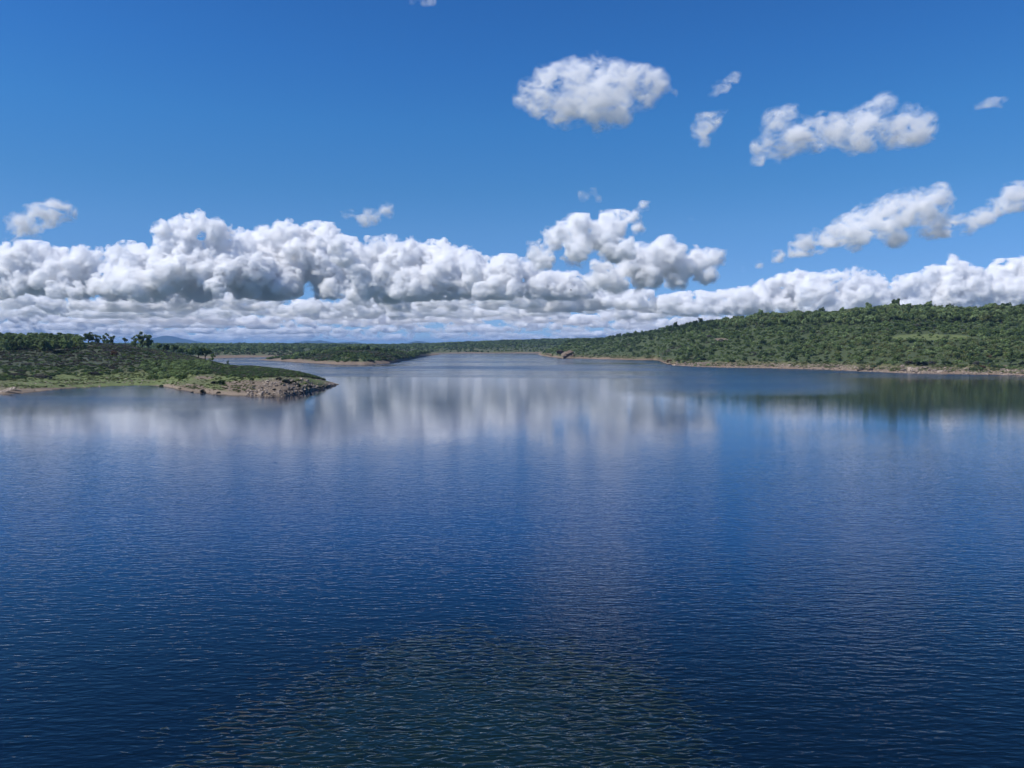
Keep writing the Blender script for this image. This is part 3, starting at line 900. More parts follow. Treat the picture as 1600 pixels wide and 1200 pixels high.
def lobes(kind, rng):
    if kind == 'bush':       # wide mound, radius 1, about 1.3 high
        c = [[0, 0, .45]]; r = [.62]
        for _ in range(9):
            a, q = rng.uniform(0, 6.28), rng.uniform(.35, .72)
            c.append([math.cos(a) * q, math.sin(a) * q, rng.uniform(.15, .62)]); r.append(rng.uniform(.24, .42))
    elif kind == 'scrub':    # low and spreading
        c = [[0, 0, .2]]; r = [.5]
        for _ in range(8):
            a, q = rng.uniform(0, 6.28), rng.uniform(.4, .85)
            c.append([math.cos(a) * q, math.sin(a) * q, rng.uniform(.05, .32)]); r.append(rng.uniform(.2, .36))
    elif kind == 'round':    # evergreen oak, radius 1, crown from .55 to 2.1
        c = [[0, 0, 1.3]]; r = [.66]
        for _ in range(12):
            a, q, h = rng.uniform(0, 6.28), rng.uniform(.3, .72), rng.uniform(-.45, .62)
            c.append([math.cos(a) * q, math.sin(a) * q, 1.3 + h]); r.append(rng.uniform(.26, .44))
    elif kind == 'loose':    # open young tree with gaps
        c, r = [], []
        for _ in range(20):
            a, q, h = rng.uniform(0, 6.28), rng.uniform(.05, .85), rng.uniform(-.8, .75)
            q *= 1 - .35 * max(h, 0)
            c.append([math.cos(a) * q, math.sin(a) * q, 1.25 + h]); r.append(rng.uniform(.17, .33))
    elif kind == 'flat':     # flat topped
        c, r = [], []
        for _ in range(11):
            a, q = rng.uniform(0, 6.28), rng.uniform(.05, .95)
            c.append([math.cos(a) * q, math.sin(a) * q * .7, 1.5 + rng.uniform(-.2, .25)]); r.append(rng.uniform(.2, .36))
    return np.array(c), np.array(r)

def crown_mesh(kind, n, size, seed):
    rng = np.random.default_rng(seed)
    c, r = lobes(kind, rng)
    V, F = leaves(c, r, n, size, rng, .9)
    me = mesh_from(kind + "_crown", V, F)
    me.materials.append(leaf_mat)
    return me, c

def trunk_mesh(c, seed, h0=1.0):
    """Tapered trunk with limbs reaching into the lobes c."""
    rng = np.random.default_rng(seed)
    V, F = [], []
    def tube(p, q, r0, r1, sides=6):
        p, q = np.array(p, float), np.array(q, float)
        d = (q - p) / np.linalg.norm(q - p)
        u = np.cross(d, [0.3, 1, 0.1]); u /= np.linalg.norm(u)
        v = np.cross(d, u)
        mid = (p + q) / 2 + rng.uniform(-.05, .05, 3)
        base = len(V)
        for ctr, r in ((p, r0), (mid, (r0 + r1) / 2), (q, r1)):
            for k in range(sides):
                a = 2 * math.pi * k / sides
                V.append(ctr + (u * math.cos(a) + v * math.sin(a)) * r)
        for ring in range(2):
            for k in range(sides):
                a = base + ring * sides + k
                b = base + ring * sides + (k + 1) % sides
                F.append((a, b, b + sides, a + sides))
    fork = np.array([rng.uniform(-.06, .06), rng.uniform(-.06, .06), h0 * .62])
    tube((0, 0, -.12), fork, .12, .08)
    for k in range(min(7, len(c))):
        tube(fork, c[k] - [0, 0, .08], .05, .015, 5)
    me = mesh_from("trunk", np.array(V), np.array(F))
    me.materials.append(bark_mat)
    return me

TONES = {
    "dark": ("dark green", (.078, .118, .055)),
    "mid": ("mid green", (.138, .192, .075)),
    "pale": ("pale green", (.21, .27, .12)),
    "olive": ("olive green", (.17, .195, .085)),
    "heath": ("dull brown-green", (.125, .130, .088)),
    "purple": ("dark purplish brown", (.105, .102, .088)),
    "black": ("nearly black", (.022, .030, .022)),
    "yellow": ("yellow flowered", (.32, .24, .06)),
    "stone": ("stone grey", (1.0, .93, .85)),
    "tuft": ("grass green", (.13, .155, .07)),
    "rust": ("rusty brown", (.13, .085, .055)),
}
BUSH = [crown_mesh('bush', 260, .15, 100 + i)[0] for i in range(5)]
SCRUB = [crown_mesh('scrub', 200, .15, 120 + i)[0] for i in range(5)]
TREE = {}
for kd, n_, sz, cnt in (('round', 620, .135, 5), ('loose', 620, .13, 5), ('flat', 520, .13, 3)):
    TREE[kd] = []
    for i in range(cnt):
        cm, c = crown_mesh(kd, n_, sz, 140 + i)
        TREE[kd].append((cm, trunk_mesh(c, 160 + i, 1.0)))

def add_bush(land, px, Y, r, tone, label, group, rng, kind='bush', name="bush", sq=1.0, dz=0.0, stretch=1.0):
    x, h = land.at(px, Y)
    me = (BUSH if kind == 'bush' else SCRUB)[rng.integers(5)]
    o = link(bpy.data.objects.new(name, me))
    o.location = (float(x), float(Y), float(h) - .08 * r + dz)
    o.rotation_euler = (0, 0, rng.uniform(0, 6.28) if stretch == 1.0 else 0)
    o.scale = (r * stretch, r, r * sq)
    o.color = (*TONES[tone][1], 1)
    tag(o, label, "bush", group)
    return o

def add_tree(land, px, Y, r, tone, label, group, rng, kind='round', hs=1.0, name="tree"):
    """Crown radius r; the tree stands about 2.1 r hs high."""
    x, h = land.at(px, Y)
    root = link(bpy.data.objects.new(name, None))
    root.empty_display_size = 1
    root.location = (float(x), float(Y), float(h))
    root.rotation_euler = (0, 0, rng.uniform(0, 6.28))
    root.scale = (r, r, r * hs)
    cm, tm = TREE[kind][rng.integers(len(TREE[kind]))]
    c = link(bpy.data.objects.new("crown", cm), root)
    c.color = (*TONES[tone][1], 1)
    link(bpy.data.objects.new("trunk", tm), root)
    tag(root, label, "tree", group)
    return root

def ordinal(i):
    w = ["first", "second", "third", "fourth", "fifth", "sixth", "seventh", "eighth", "ninth", "tenth", "eleventh", "twelfth", "thirteenth",
         "fourteenth", "fifteenth", "sixteenth", "seventeenth", "eighteenth", "nineteenth", "twentieth"]
    return w[i] if i < 20 else "%dth" % (i + 1)

# mass vegetation: one object, instances of the same bushes and trees on a cloud of points
def mass(name, label, pts, kinds):
    """pts: (n,3), kinds: list of (mesh, tone, indices into pts, scales (m,3))."""
    templ = bpy.data.collections.new(name + "_kinds")
    order, idx, scl = [], np.zeros(len(pts), np.int32), np.ones((len(pts), 3), np.float32)
    for i, (me, tone, ii, sc) in enumerate(kinds):
        t = bpy.data.objects.new("%s_kind_%03d" % (name, i), me)
        t.color = (*TONES[tone][1], 1)
        templ.objects.link(t)
        idx[ii] = i
        scl[ii] = sc
    tone_of = np.zeros((len(pts), 3), np.float32)
    for me_, tone, ii, sc in kinds:
        tone_of[ii] = TONES[tone][1]
    me = bpy.data.meshes.new(name)
    me.vertices.add(len(pts))
    me.vertices.foreach_set("co", np.asarray(pts, np.float32).ravel())
    a = me.attributes.new("which", 'INT', 'POINT'); a.data.foreach_set("value", idx)
    a = me.attributes.new("size", 'FLOAT_VECTOR', 'POINT'); a.data.foreach_set("vector", scl.ravel())
    a = me.attributes.new("turn", 'FLOAT_VECTOR', 'POINT')
    rv = np.zeros((len(pts), 3), np.float32); rv[:, 2] = np.random.default_rng(9).uniform(0, 6.28, len(pts))
    a.data.foreach_set("vector", rv.ravel())
    a = me.attributes.new("tone", 'FLOAT_VECTOR', 'POINT'); a.data.foreach_set("vector", tone_of.ravel())
    o = link(bpy.data.objects.new(name, me))
    o.color = (0, 0, 0, 1)
    tag(o, label, kind="stuff")
    ng = bpy.data.node_groups.new(name + "_scatter", 'GeometryNodeTree')
    ng.interface.new_socket(name="Geometry", in_out='INPUT', socket_type='NodeSocketGeometry')
    ng.interface.new_socket(name="Geometry", in_out='OUTPUT', socket_type='NodeSocketGeometry')
    N, L = ng.nodes, ng.links
    gi, go = N.new("NodeGroupInput"), N.new("NodeGroupOutput")
    ci = N.new("GeometryNodeCollectionInfo")
    ci.inputs["Collection"].default_value = templ
    ci.inputs["Separate Children"].default_value = True
    ci.inputs["Reset Children"].default_value = True
    ip = N.new("GeometryNodeInstanceOnPoints")
    ip.inputs["Pick Instance"].default_value = True
    def attr(nm, ty):
        n = N.new("GeometryNodeInputNamedAttribute")
        n.data_type = ty
        n.inputs["Name"].default_value = nm
        return n.outputs[0]
    mp = N.new("GeometryNodeMeshToPoints")
    L.new(gi.outputs[0], mp.inputs[0])
    L.new(mp.outputs[0], ip.inputs["Points"])
    L.new(ci.outputs[0], ip.inputs["Instance"])
    L.new(attr("which", 'INT'), ip.inputs["Instance Index"])
    L.new(attr("size", 'FLOAT_VECTOR'), ip.inputs["Scale"])
    e2r = N.new("FunctionNodeEulerToRotation")
    L.new(attr("turn", 'FLOAT_VECTOR'), e2r.inputs[0])
    L.new(e2r.outputs[0], ip.inputs["Rotation"])
    L.new(ip.outputs[0], go.inputs[0])
    md = o.modifiers.new("scatter", 'NODES')
    md.node_group = ng
    return o

LOW = {  # lighter meshes for far plants
    'bush': [crown_mesh('bush', 70, .27, 200 + i)[0] for i in range(4)],
    'scrub': [crown_mesh('scrub', 60, .27, 210 + i)[0] for i in range(4)],
    'round': [crown_mesh('round', 110, .25, 220 + i)[0] for i in range(4)],
    'loose': [crown_mesh('loose', 100, .21, 230 + i)[0] for i in range(4)],
}
# ------------------------------------------------------------------ planting
def screen_py(Y, h):
    t = (h - CAM_H) / Y
    return 600 + F_PX * math.tan(-math.atan(t) - PITCH) if not hasattr(Y, '__len__') else 600 + F_PX * np.tan(-np.arctan(t) - PITCH)

def scatter(land, n, px0, px1, f0, f1, seed, keep=None):
    """Points evenly spread over a land: f0..f1 = share of the way from the near shore to its far edge."""
    rng = np.random.default_rng(seed)
    P = rng.uniform(px0, px1, n)
    a, b = land.bounds(P)
    Y = a + (b - a) * (f0 + (f1 - f0) * rng.random(n) ** .8)
    x, h = land.at(P, Y)
    ok = h > .35
    P, Y, x, h = P[ok], Y[ok], x[ok], h[ok]
    if keep is not None:
        k = keep(P, Y, x, h, rng)
        P, Y, x, h = P[k], Y[k], x[k], h[k]
    return P, Y, x, h

class Pool:
    """Everything of one kind that will grow: the ones that show largest become things, the rest one mass."""
    def __init__(self): self.rows = []
    def add(self, land, P, Y, x, h, r, tone, kind, hs=1.0, region=""):
        n = len(P)
        tone = tone if isinstance(tone, (list, np.ndarray)) else [tone] * n
        r = np.broadcast_to(r, n); hs = np.broadcast_to(hs, n)
        for i in range(n):
            self.rows.append((r[i] / Y[i], land, P[i], Y[i], x[i], h[i], r[i], tone[i], kind, hs[i], region))

bushes, trees = Pool(), Pool()
rng = np.random.default_rng(77)

def pick(rng, n, names, w):
    return np.array(names)[rng.choice(len(names), n, p=np.array(w) / sum(w))]

def tonemap(x, Y, names, cell, seed):
    """Tone that changes in drifts, as neighbours of one kind grow together."""
    v = fbm(x, Y, cell, seed, 3) + np.random.default_rng(seed).normal(0, .3, len(x))
    q = np.clip(((v + 1.3) / 2.6 * len(names)).astype(int), 0, len(names) - 1)
    return np.array(names)[q]

# --- right hillside
def keep_hill(P, Y, x, h, rng):
    py = screen_py(Y, h)
    bare = (h < 3.2 + 1.5 * vnoise(x, Y, 22, 5))
    meadow = ((P - 1450) / 75) ** 2 + ((py - 527) / 5) ** 2 < 1 + .5 * vnoise(x, Y, 9, 6)
    clear = ((P - 1125) / 12) ** 2 + ((py - 531) / 3) ** 2 < 1
    return ~(bare & (rng.random(len(P)) > .04)) & ~(meadow & (rng.random(len(P)) > .12)) & ~clear
P, Y, x, h = scatter(HILL, 30000, 846, 1660, .0, .62, 501, keep_hill)
a_, b_ = HILL.bounds(P)
front = Y < np.interp(P, [850, 895, 960, 1000, 1054, 1120, 1187, 1305, 1400, 1600], [1400, 1600, 1440, 1300, 1130, 1050, 1000, 960, 900, 860])
P, Y, x, h = P[front], Y[front], x[front], h[front]
py = screen_py(Y, h)
ridge = np.interp(P, [846, 897, 925, 960, 1000, 1054, 1120, 1187, 1280, 1400, 1600, 1700], [1500, 1480, 1390, 1290, 1170, 990, 930, 880, 840, 770, 730, 700])
up = Y > ridge - 40
rngh = np.random.default_rng(5)
low = (h < 9) | (rngh.random(len(P)) < .45)
tn = tonemap(x, Y, ["heath", "dark", "mid", "mid", "pale", "dark", "mid"], 42, 31)
tn2 = tonemap(x, Y, ["olive", "pale", "mid", "olive", "pale", "mid"], 35, 33)
g = ((P - 1430) / 170) ** 2 + ((py - 545) / 26) ** 2 < 1.1
tn = np.where(g, tn2, tn)
m = ~up
bushes.add(HILL, P[m & low], Y[m & low], x[m & low], h[m & low], rngh.uniform(.8, 2.0, (m & low).sum()) * (1.15 + .45 * vnoise(x[m & low], Y[m & low], 17, 77)), tn[m & low], 'scrub', 1.1)
k = m & ~low
bushes.add(HILL, P[k], Y[k], x[k], h[k], rngh.uniform(1.1, 2.6, k.sum()) * (1.15 + .5 * vnoise(x[k], Y[k], 24, 78)), tn[k], 'bush', 1.0)
k = m & (rngh.random(len(P)) < .085)
trees.add(HILL, P[k], Y[k], x[k], h[k] - .6, rngh.uniform(1.7, 2.9, k.sum()), pick(rngh, k.sum(), ["dark", "mid", "mid", "pale"], [2, 2, 2, 1]), 'round', .85)
k = up & (rngh.random(len(P)) < np.interp(P, [850, 1040, 1150, 1600], [.25, .25, .5, .6]))
trees.add(HILL, P[k], Y[k], x[k], h[k] - .3, rngh.uniform(2.4, 4.0, k.sum()) * np.interp(P[k], [900, 1040, 1180], [.65, .75, 1.0]),
          np.where(P[k] < 1120, pick(rngh, k.sum(), ["dark", "mid"], [2, 1]), pick(rngh, k.sum(), ["mid", "pale", "dark", "olive"], [4, 4, 1, 1])), 'round', 1.0)
k = up & ~k
bushes.add(HILL, P[k], Y[k], x[k], h[k], rngh.uniform(1.3, 2.6, k.sum()), tn[k], 'bush', 1.0)

# --- headland
def zone(P, py, x0, x1, y0, y1):
    return (P >= x0) & (P <= x1) & (py >= y0) & (py <= y1)
GR_P = [-200, 0, 60, 100, 150, 200, 225, 250, 280, 300, 320, 345, 380, 410, 440, 470, 495, 527]
GR_Y = [600, 594, 590, 587, 586, 587, 589, 594, 594, 588, 584, 588, 590, 592, 588, 589, 592, 598]     # below this row: open grass and rocks
P, Y, x, h = scatter(HEAD, 15000, -120, 524, 0, .85, 601)
py = screen_py(Y, h)
ok = (py < np.interp(P, GR_P, GR_Y) + 1.5 * vnoise(x, Y, 7, 3)) & (Y < np.interp(P, [-200, 220, 260, 330, 400, 470, 524], [560, 590, 600, 590, 430, 385, 362]))
soft = ((P - 205) / 40) ** 2 + ((py - 590) / 8) ** 2 < 1
ok &= ~soft
P, Y, x, h, py = P[ok], Y[ok], x[ok], h[ok], py[ok]
rl = np.random.default_rng(6)
green = zone(P, py, 222, 328, 565, 600)
hump = (P >= 318) & ~green
heath = ~green & ~hump
k = green & (rl.random(len(P)) < .8)
bushes.add(HEAD, P[k], Y[k], x[k], h[k], rl.uniform(1.1, 1.9, k.sum()), pick(rl, k.sum(), ["pale", "mid", "dark"], [3, 4, 1]), 'bush', 1.0, "green")
k = hump
bushes.add(HEAD, P[k], Y[k], x[k], h[k], rl.uniform(.8, 1.4, k.sum()), pick(rl, k.sum(), ["dark", "mid", "heath", "purple"], [5, 2, 1.5, 1]), 'scrub', 1.1, "hump")
k = heath
lowm = py[k] > 572
bushes.add(HEAD, P[k], Y[k], x[k], h[k], rl.uniform(.7, 1.6, k.sum()), np.where(lowm, tonemap(x[k], Y[k], ["purple", "dark", "mid", "dark"], 14, 41), tonemap(x[k], Y[k], ["purple", "heath", "mid", "purple", "dark", "heath"], 22, 42)), 'scrub', 1.1, "heath")
# woods along the left skyline
k = (P < 130) & (py < 549 + 3 * vnoise(x, Y, 9, 8)) & (rl.random(len(P)) < .2)
trees.add(HEAD, P[k], Y[k], x[k], h[k] - .3, rl.uniform(2.5, 4.0, k.sum()), pick(rl, k.sum(), ["pale", "mid", "dark"], [6, 3, 1]), 'loose', 1.0)

# --- spit and far shores
P, Y, x, h = scatter(SPIT, 5200, 405, 690, 0, .62, 701, lambda P, Y, x, h, r: (h > 2.2 + 1.2 * vnoise(x, Y, 20, 5)) & ((P < 655) | (h > 3.6)))
rs = np.random.default_rng(8)
back = Y > np.interp(P, [400, 530, 610, 690], [930, 860, 930, 1400])
k = ~back | (rs.random(len(P)) < .4)
bushes.add(SPIT, P[k], Y[k], x[k], h[k], rs.uniform(1.3, 2.6, k.sum()), tonemap(x[k], Y[k], ["heath", "dark", "mid", "dark"], 40, 51), 'bush')
k = back & (P > 460) & (rs.random(len(P)) < .3)
trees.add(SPIT, P[k], Y[k], x[k], h[k] - .4, rs.uniform(1.8, 2.9, k.sum()), pick(rs, k.sum(), ["mid", "pale", "dark"], [4, 2, 2]), 'round')
P, Y, x, h = scatter(FAR, 60000, -60, 1010, 0, .12, 801, lambda P, Y, x, h, r: (h > 3.0 + 2.0 * vnoise(x, Y, 60, 5)))
k = Y < 3300
P, Y, x, h = P[k], Y[k], x[k], h[k]
rf = np.random.default_rng(9)
k = (rf.random(len(P)) < .55) | (h < 8)
bushes.add(FAR, P[k], Y[k], x[k], h[k], rf.uniform(2.0, 3.8, k.sum()), tonemap(x[k], Y[k], ["heath", "dark", "mid", "dark"], 120, 61), 'bush')
k = ~k
trees.add(FAR, P[k], Y[k], x[k], h[k] - 1, rf.uniform(2.4, 3.9, k.sum()), tonemap(x[k], Y[k], ["dark", "mid", "pale", "mid", "dark"], 150, 62), 'round')

# --- turn the pools into things and masses
def where_words(land, P, Y, h):
    py = screen_py(float(Y), float(h))
    if land is HEAD:
        if P < 130:
            return "in the wood at the left edge's skyline" if py < 549 else ("on the heath below the left skyline wood" if py < 572 else "above the left end of the grass")
        if P < 225:
            return "on the heath below the lone skyline trees" if py < 572 else "above the middle of the grass"
        if P < 330:
            return "below the row of round trees" if py < 566 else "in the thicket above the bay"
        return "on the headland hump's landward half" if P < 410 else "on the headland hump's lakeward half"
    if land is SPIT:
        return "on the wooded spit"
    if land is FAR:
        return "on the far shore"
    seg = ("by the bare far point" if P < 940 else "below the two lone trees" if P < 1030 else "behind the rocky point" if P < 1110 else "above the brown bank" if P < 1200
           else "below the black-crowned tree" if P < 1300 else "left of the meadow" if P < 1385 else "over the boulder heap" if P < 1470 else "left of the yellow bush" if P < 1510 else "beyond the yellow bush")
    band = "hill's foot" if h < 8 else "lower slope" if h < 20 else "middle slope" if h < 36 else "hilltop"
    return "on the %s %s" % (band, seg)

def realise(pool, cap, minpx, is_tree, kindword, group_of):
    rows = sorted(pool.rows, key=lambda r: -r[0])
    inview = [r for r in rows if -12 < r[2] < 1612]
    chosen = inview[:cap]
    ids = set(id(r) for r in chosen)
    rest = [r for r in rows if id(r) not in ids]
    cells = {}
    for r in chosen:
        cells.setdefault((TONES[r[7]][0], where_words(r[1], r[2], r[3], r[5])), []).append(r)
    rg = np.random.default_rng(3)
    for (tone, wh), lst in cells.items():
        if kindword == "tree" and tone.startswith("dark purp"): tone = "purplish"
        lst.sort(key=lambda r: r[2])
        for i, r in enumerate(lst):
            lab = "%s %s %s" % (tone, kindword, wh)
            if len(lst) > 1:
                lab = "%s %s %s from left %s" % (ordinal(i), tone, kindword, wh)
            if is_tree:
                add_tree(r[1], r[2], r[3], r[6], r[7], lab, group_of(r), rg, r[8], r[9])
            else:
                add_bush(r[1], r[2], r[3], r[6], r[7], lab, group_of(r), rg, r[8], sq=r[9])
    return rest

def group_of_bush(r):
    return "bushes on the left headland" if r[1] is HEAD else "bushes on the right hill" if r[1] is HILL else "bushes beyond the lake"
def group_of_tree(r):
    return "trees on the left headland" if r[1] is HEAD else "trees on the right hill" if r[1] is HILL else "trees beyond the lake"

def to_mass(name, label, rows, trunk=False):
    if not rows: return
    pts = np.array([(r[4], r[3], r[5] - .1 * r[6]) for r in rows])
    groups = {}
    rg = np.random.default_rng(4)
    for i, r in enumerate(rows):
        near = r[3] < 520
        groups.setdefault((r[8], r[7], int(rg.integers(4)), near), []).append(i)
    kinds = []
    for (kd, tone, v, near), ii in groups.items():
        if near:
            me = BUSH[v] if kd == 'bush' else SCRUB[v] if kd == 'scrub' else TREE[kd][v % 3][0]
        else:
            me = LOW[kd][v]
        sc = np.array([(rows[i][6], rows[i][6], rows[i][6] * rows[i][9]) for i in ii])
        kinds.append((me, tone, np.array(ii), sc))
    mass(name, label, pts, kinds)
# single plants that stand out in the photograph
rx = np.random.default_rng(21)
G = "trees on the left headland"
def at_py(land, px, base_py):
    """Distance at which the ground of a land shows at row base_py in column px."""
    a, b = land.bounds(px)
    Y = np.linspace(float(a), float(b) * .8, 600)
    _, h = land.at(np.full(600, float(px)), Y)
    py = screen_py(Y, h)
    k = np.argmax(py <= base_py) if (py <= base_py).any() else int(np.argmin(py))
    return float(Y[k])
for px, Y, r, tone, kd, hs, lab in (
    (140, 590, 4.8, "dark", "round", .95, "dark broad tree on the skyline, at the right end of the wood"),
    (152, 590, 4.0, "pale", "loose", .95, "pale tree just right of the dark broad skyline tree"),
    (168, 585, 3.4, "mid", "loose", 1.25, "left one of the two touching lone trees on the skyline"),
    (178, 585, 3.2, "mid", "loose", 1.1, "right one of the two touching lone trees on the skyline"),
    (197, 580, 2.8, "dark", "flat", 1.15, "smallest lone skyline tree with a tilted flat crown"),
    (224, 560, 5.0, "pale", "loose", 1.2, "tall lacy tree on the skyline left of the conical mountain"),
    (234, 560, 4.2, "mid", "loose", 1.2, "right half of the lacy tree clump before the mountain's left foot"),
    (213, 565, 3.2, "mid", "loose", 1.3, "slim tree at the left of the lacy clump on the skyline"),
    (250, 560, 3.0, "mid", "round", .95, "low round tree at the left end of the round row"),
    (261, 570, 3.2, "dark", "round", 1.0, "dark round tree, second in the round row under the mountain"),
    (273, 560, 3.0, "mid", "round", 1.0, "round tree in the row right of the dark one"),
    (286, 565, 3.4, "pale", "round", 1.0, "pale round tree in the middle of the round row"),
    (299, 570, 3.0, "mid", "round", 1.1, "round tree just left of the two big dark round trees"),
    (311, 545, 3.6, "dark", "round", 1.15, "left one of the two big dark round trees beside the inlet"),
    (322, 548, 3.8, "mid", "round", 1.1, "right one of the two big dark round trees beside the inlet"),
    (333, 520, 2.2, "mid", "loose", 1.2, "small slim tree at the edge of the inlet water"),
    (357, 415, .9, "dark", "loose", 1.5, "tiny tree standing out against the inlet water"),
    (469, 372, .6, "dark", "loose", 1.6, "tiny sapling on the back edge of the rocky headland hump")):
    add_tree(HEAD, px, Y, r, tone, lab, G, rx, kd, hs)
for px, py_, r, tone, kd, sq, st, lab in (
    (95, 553, 3.0, "black", "bush", .9, 1.9, "nearly black oval bush below the left skyline wood"),
    (180, 556, 2.9, "rust", "bush", 1.2, 1.0, "rusty dark round bush alone on the heath slope"),
    (118, 552, 2.0, "dark", "bush", 1.0, 1.3, "dark bush just right of the nearly black oval bush"),
    (25, 587.5, 2.6, "purple", "scrub", 1.0, 2.2, "long dark bush at the grass edge, far left"),
    (62, 590, 2.4, "purple", "scrub", 1.2, 2.6, "long low dark bush on the grass edge near the left shore"),
    (82, 588, 2.0, "dark", "bush", .9, 1.4, "dark bush at the right end of the long low one"),
    (146, 586, 2.4, "purple", "bush", .8, 1.4, "dark bush jutting onto the grass above the bright turf"),
    (96, 604, .9, "black", "bush", .8, 1.6, "small black bush on the turf by the left shore"),
    (186, 598.5, .7, "black", "scrub", 1.0, 1.5, "small dark clump on the green grass behind the little bay"),
    (252, 605, 1.0, "dark", "bush", 1.0, 1.5, "dark bush dipping into the water of the little bay"),
    (240, 593, 2.6, "mid", "bush", 1.1, 1.3, "big rounded green bush at the thicket's lower left corner"),
    (284, 592, 2.3, "mid", "bush", 1.1, 1.3, "rounded green bush at the thicket's lower right corner"),
    (262, 590, 2.1, "pale", "bush", 1.0, 1.3, "pale green bush low in the middle of the thicket"),
    (346, 601, 1.9, "dark", "bush", 1.1, 1.15, "largest single round dark bush on the headland grass"),
    (334, 600, 1.1, "black", "bush", 1.1, 1.1, "small black pointed bush left of the largest round one"),
    (352, 603, .8, "mid", "bush", .9, 1.2, "low green bush at the right foot of the largest round one"),
    (317, 616, 1.1, "black", "bush", 1.4, 1.2, "black upright bush standing at the water's edge"),
    (341, 615, .8, "black", "bush", 1.0, 1.3, "black ragged bush at the shore right of the upright one"),
    (335, 609, .5, "black", "bush", .8, 1.8, "flat little black bush on the grass above the shore"),
    (301, 613.5, .6, "black", "scrub", 1.1, 1.4, "little black clump at the shore left of the upright bush"),
    (282, 608, .7, "heath", "scrub", 1.1, 1.6, "brownish clump where the bay shore turns"),
    (269, 600, .6, "black", "scrub", 1.3, 1.4, "small black clump on the brown corner of the bay"),
    (393, 594.5, 1.0, "dark", "bush", 1.2, 1.1, "round dark bush on the grass below the hump"),
    (395.5, 599.5, .55, "black", "bush", 1.1, 1.0, "smaller black bush under the round one below the hump"),
    (377, 592, .8, "dark", "bush", 1.0, 1.4, "low dark bush at the hump's lower edge"),
    (498, 592, .8, "dark", "bush", .9, 1.3, "dark bush on the grassy top of the headland's tip"),
    (436, 594, 1.3, "purple", "bush", 1.0, 1.4, "dark scrub bush at the upper left of the rocks"),
    (447, 598, 1.4, "black", "bush", 1.0, 1.5, "blackish bush in the middle of the upper rocks"),
    (441, 602, .9, "dark", "bush", 1.0, 1.3, "small dark bush among the rocks under the blackish one"),
    (458, 600, 1.5, "black", "bush", .9, 1.5, "widest blackish bush growing among the rocks"),
    (466, 604, 1.1, "black", "bush", 1.0, 1.3, "black bush above the largest whitish boulder"),
    (467, 596, 1.3, "olive", "bush", .9, 1.3, "grey-olive bush above the rocks"),
    (478, 601, 1.2, "olive", "bush", 1.0, 1.2, "olive bush between the whitish boulder and the grassy top"),
    (484, 606, 1.0, "black", "bush", 1.1, 1.3, "black hollow-like bush right of the whitish boulder"),
    (503, 601, .9, "black", "bush", 1.0, 1.3, "black bush under the grassy top near the waterline"),
    (511, 600, .8, "black", "bush", 1.0, 1.3, "black bush low near the headland's tip"),
    (429, 610, .8, "black", "bush", .9, 1.4, "small black bush low in the left rocks"),
    (407, 609, .6, "black", "scrub", 1.1, 1.4, "little black clump at the left start of the rocks"),
    (509, 594, .7, "dark", "bush", .9, 1.3, "last dark bush near the headland's tip"),
    (484, 590, .7, "mid", "bush", .9, 1.2, "green bush left of the dark ones on the grassy tip")):
    add_bush(HEAD, px, at_py(HEAD, px, py_), r, tone, lab, "bushes on the left headland", rx, kd, sq=sq, stretch=st)
for px, py_, r, tone, kd, sq, st, lab in (
    (1435, 571, 3.4, "black", "bush", 1.0, 1.7, "wide nearly black bush above the boulder heap"),
    (1418, 570, 2.6, "purple", "bush", 1.1, 1.3, "dark purplish bush left of the wide black one"),
    (1454, 570, 2.4, "purple", "bush", 1.1, 1.2, "dark purplish bush right of the wide black one"),
    (1516, 554, 2.4, "yellow", "bush", .8, 1.6, "yellow flowered bush on the slope near the right end"),
    (1504, 551, 1.6, "yellow", "bush", .8, 1.3, "smaller yellow tinged bush left of the yellow flowered one"),
    (1547, 559, 1.7, "rust", "bush", 1.0, 1.2, "straw coloured bush right of the yellow flowered one"),
    (1524, 571, 2.2, "purple", "bush", 1.3, 1.1, "dark brown twiggy bush on the stony bank"),
    (1534, 575, 2.2, "rust", "bush", .8, 1.5, "reddish bush beside the dark twiggy one on the bank"),
    (1597, 572, 2.6, "black", "bush", 1.1, 1.1, "black bush on the bank at the right edge"),
    (1371, 571, 1.8, "dark", "bush", 1.3, 1.1, "dark bush stepping down onto the bank left of the boulders"),
    (1477, 571, 2.8, "dark", "bush", 1.1, 1.3, "big green bush on the bank right of the boulder heap"),
    (1144, 566, 2.4, "dark", "bush", 1.0, 1.4, "dark leaning bush on the bare brown bank"),
    (1098, 563, 2.6, "black", "bush", .8, 2.0, "long black bush over the bare brown bank"),
    (1046, 566, 2.6, "rust", "bush", 1.1, 1.5, "brown bush on the low rocky point"),
    (1030, 559, 2.0, "dark", "bush", .9, 1.4, "dark bush behind the low rocky point"),
    (1108, 528, 3.0, "purple", "bush", 1.1, 1.5, "dark brown bush left of the small bare clearing")):
    add_bush(HILL, px, at_py(HILL, px, py_), r, tone, lab, "bushes on the right hill", rx, kd, sq=sq, stretch=st)
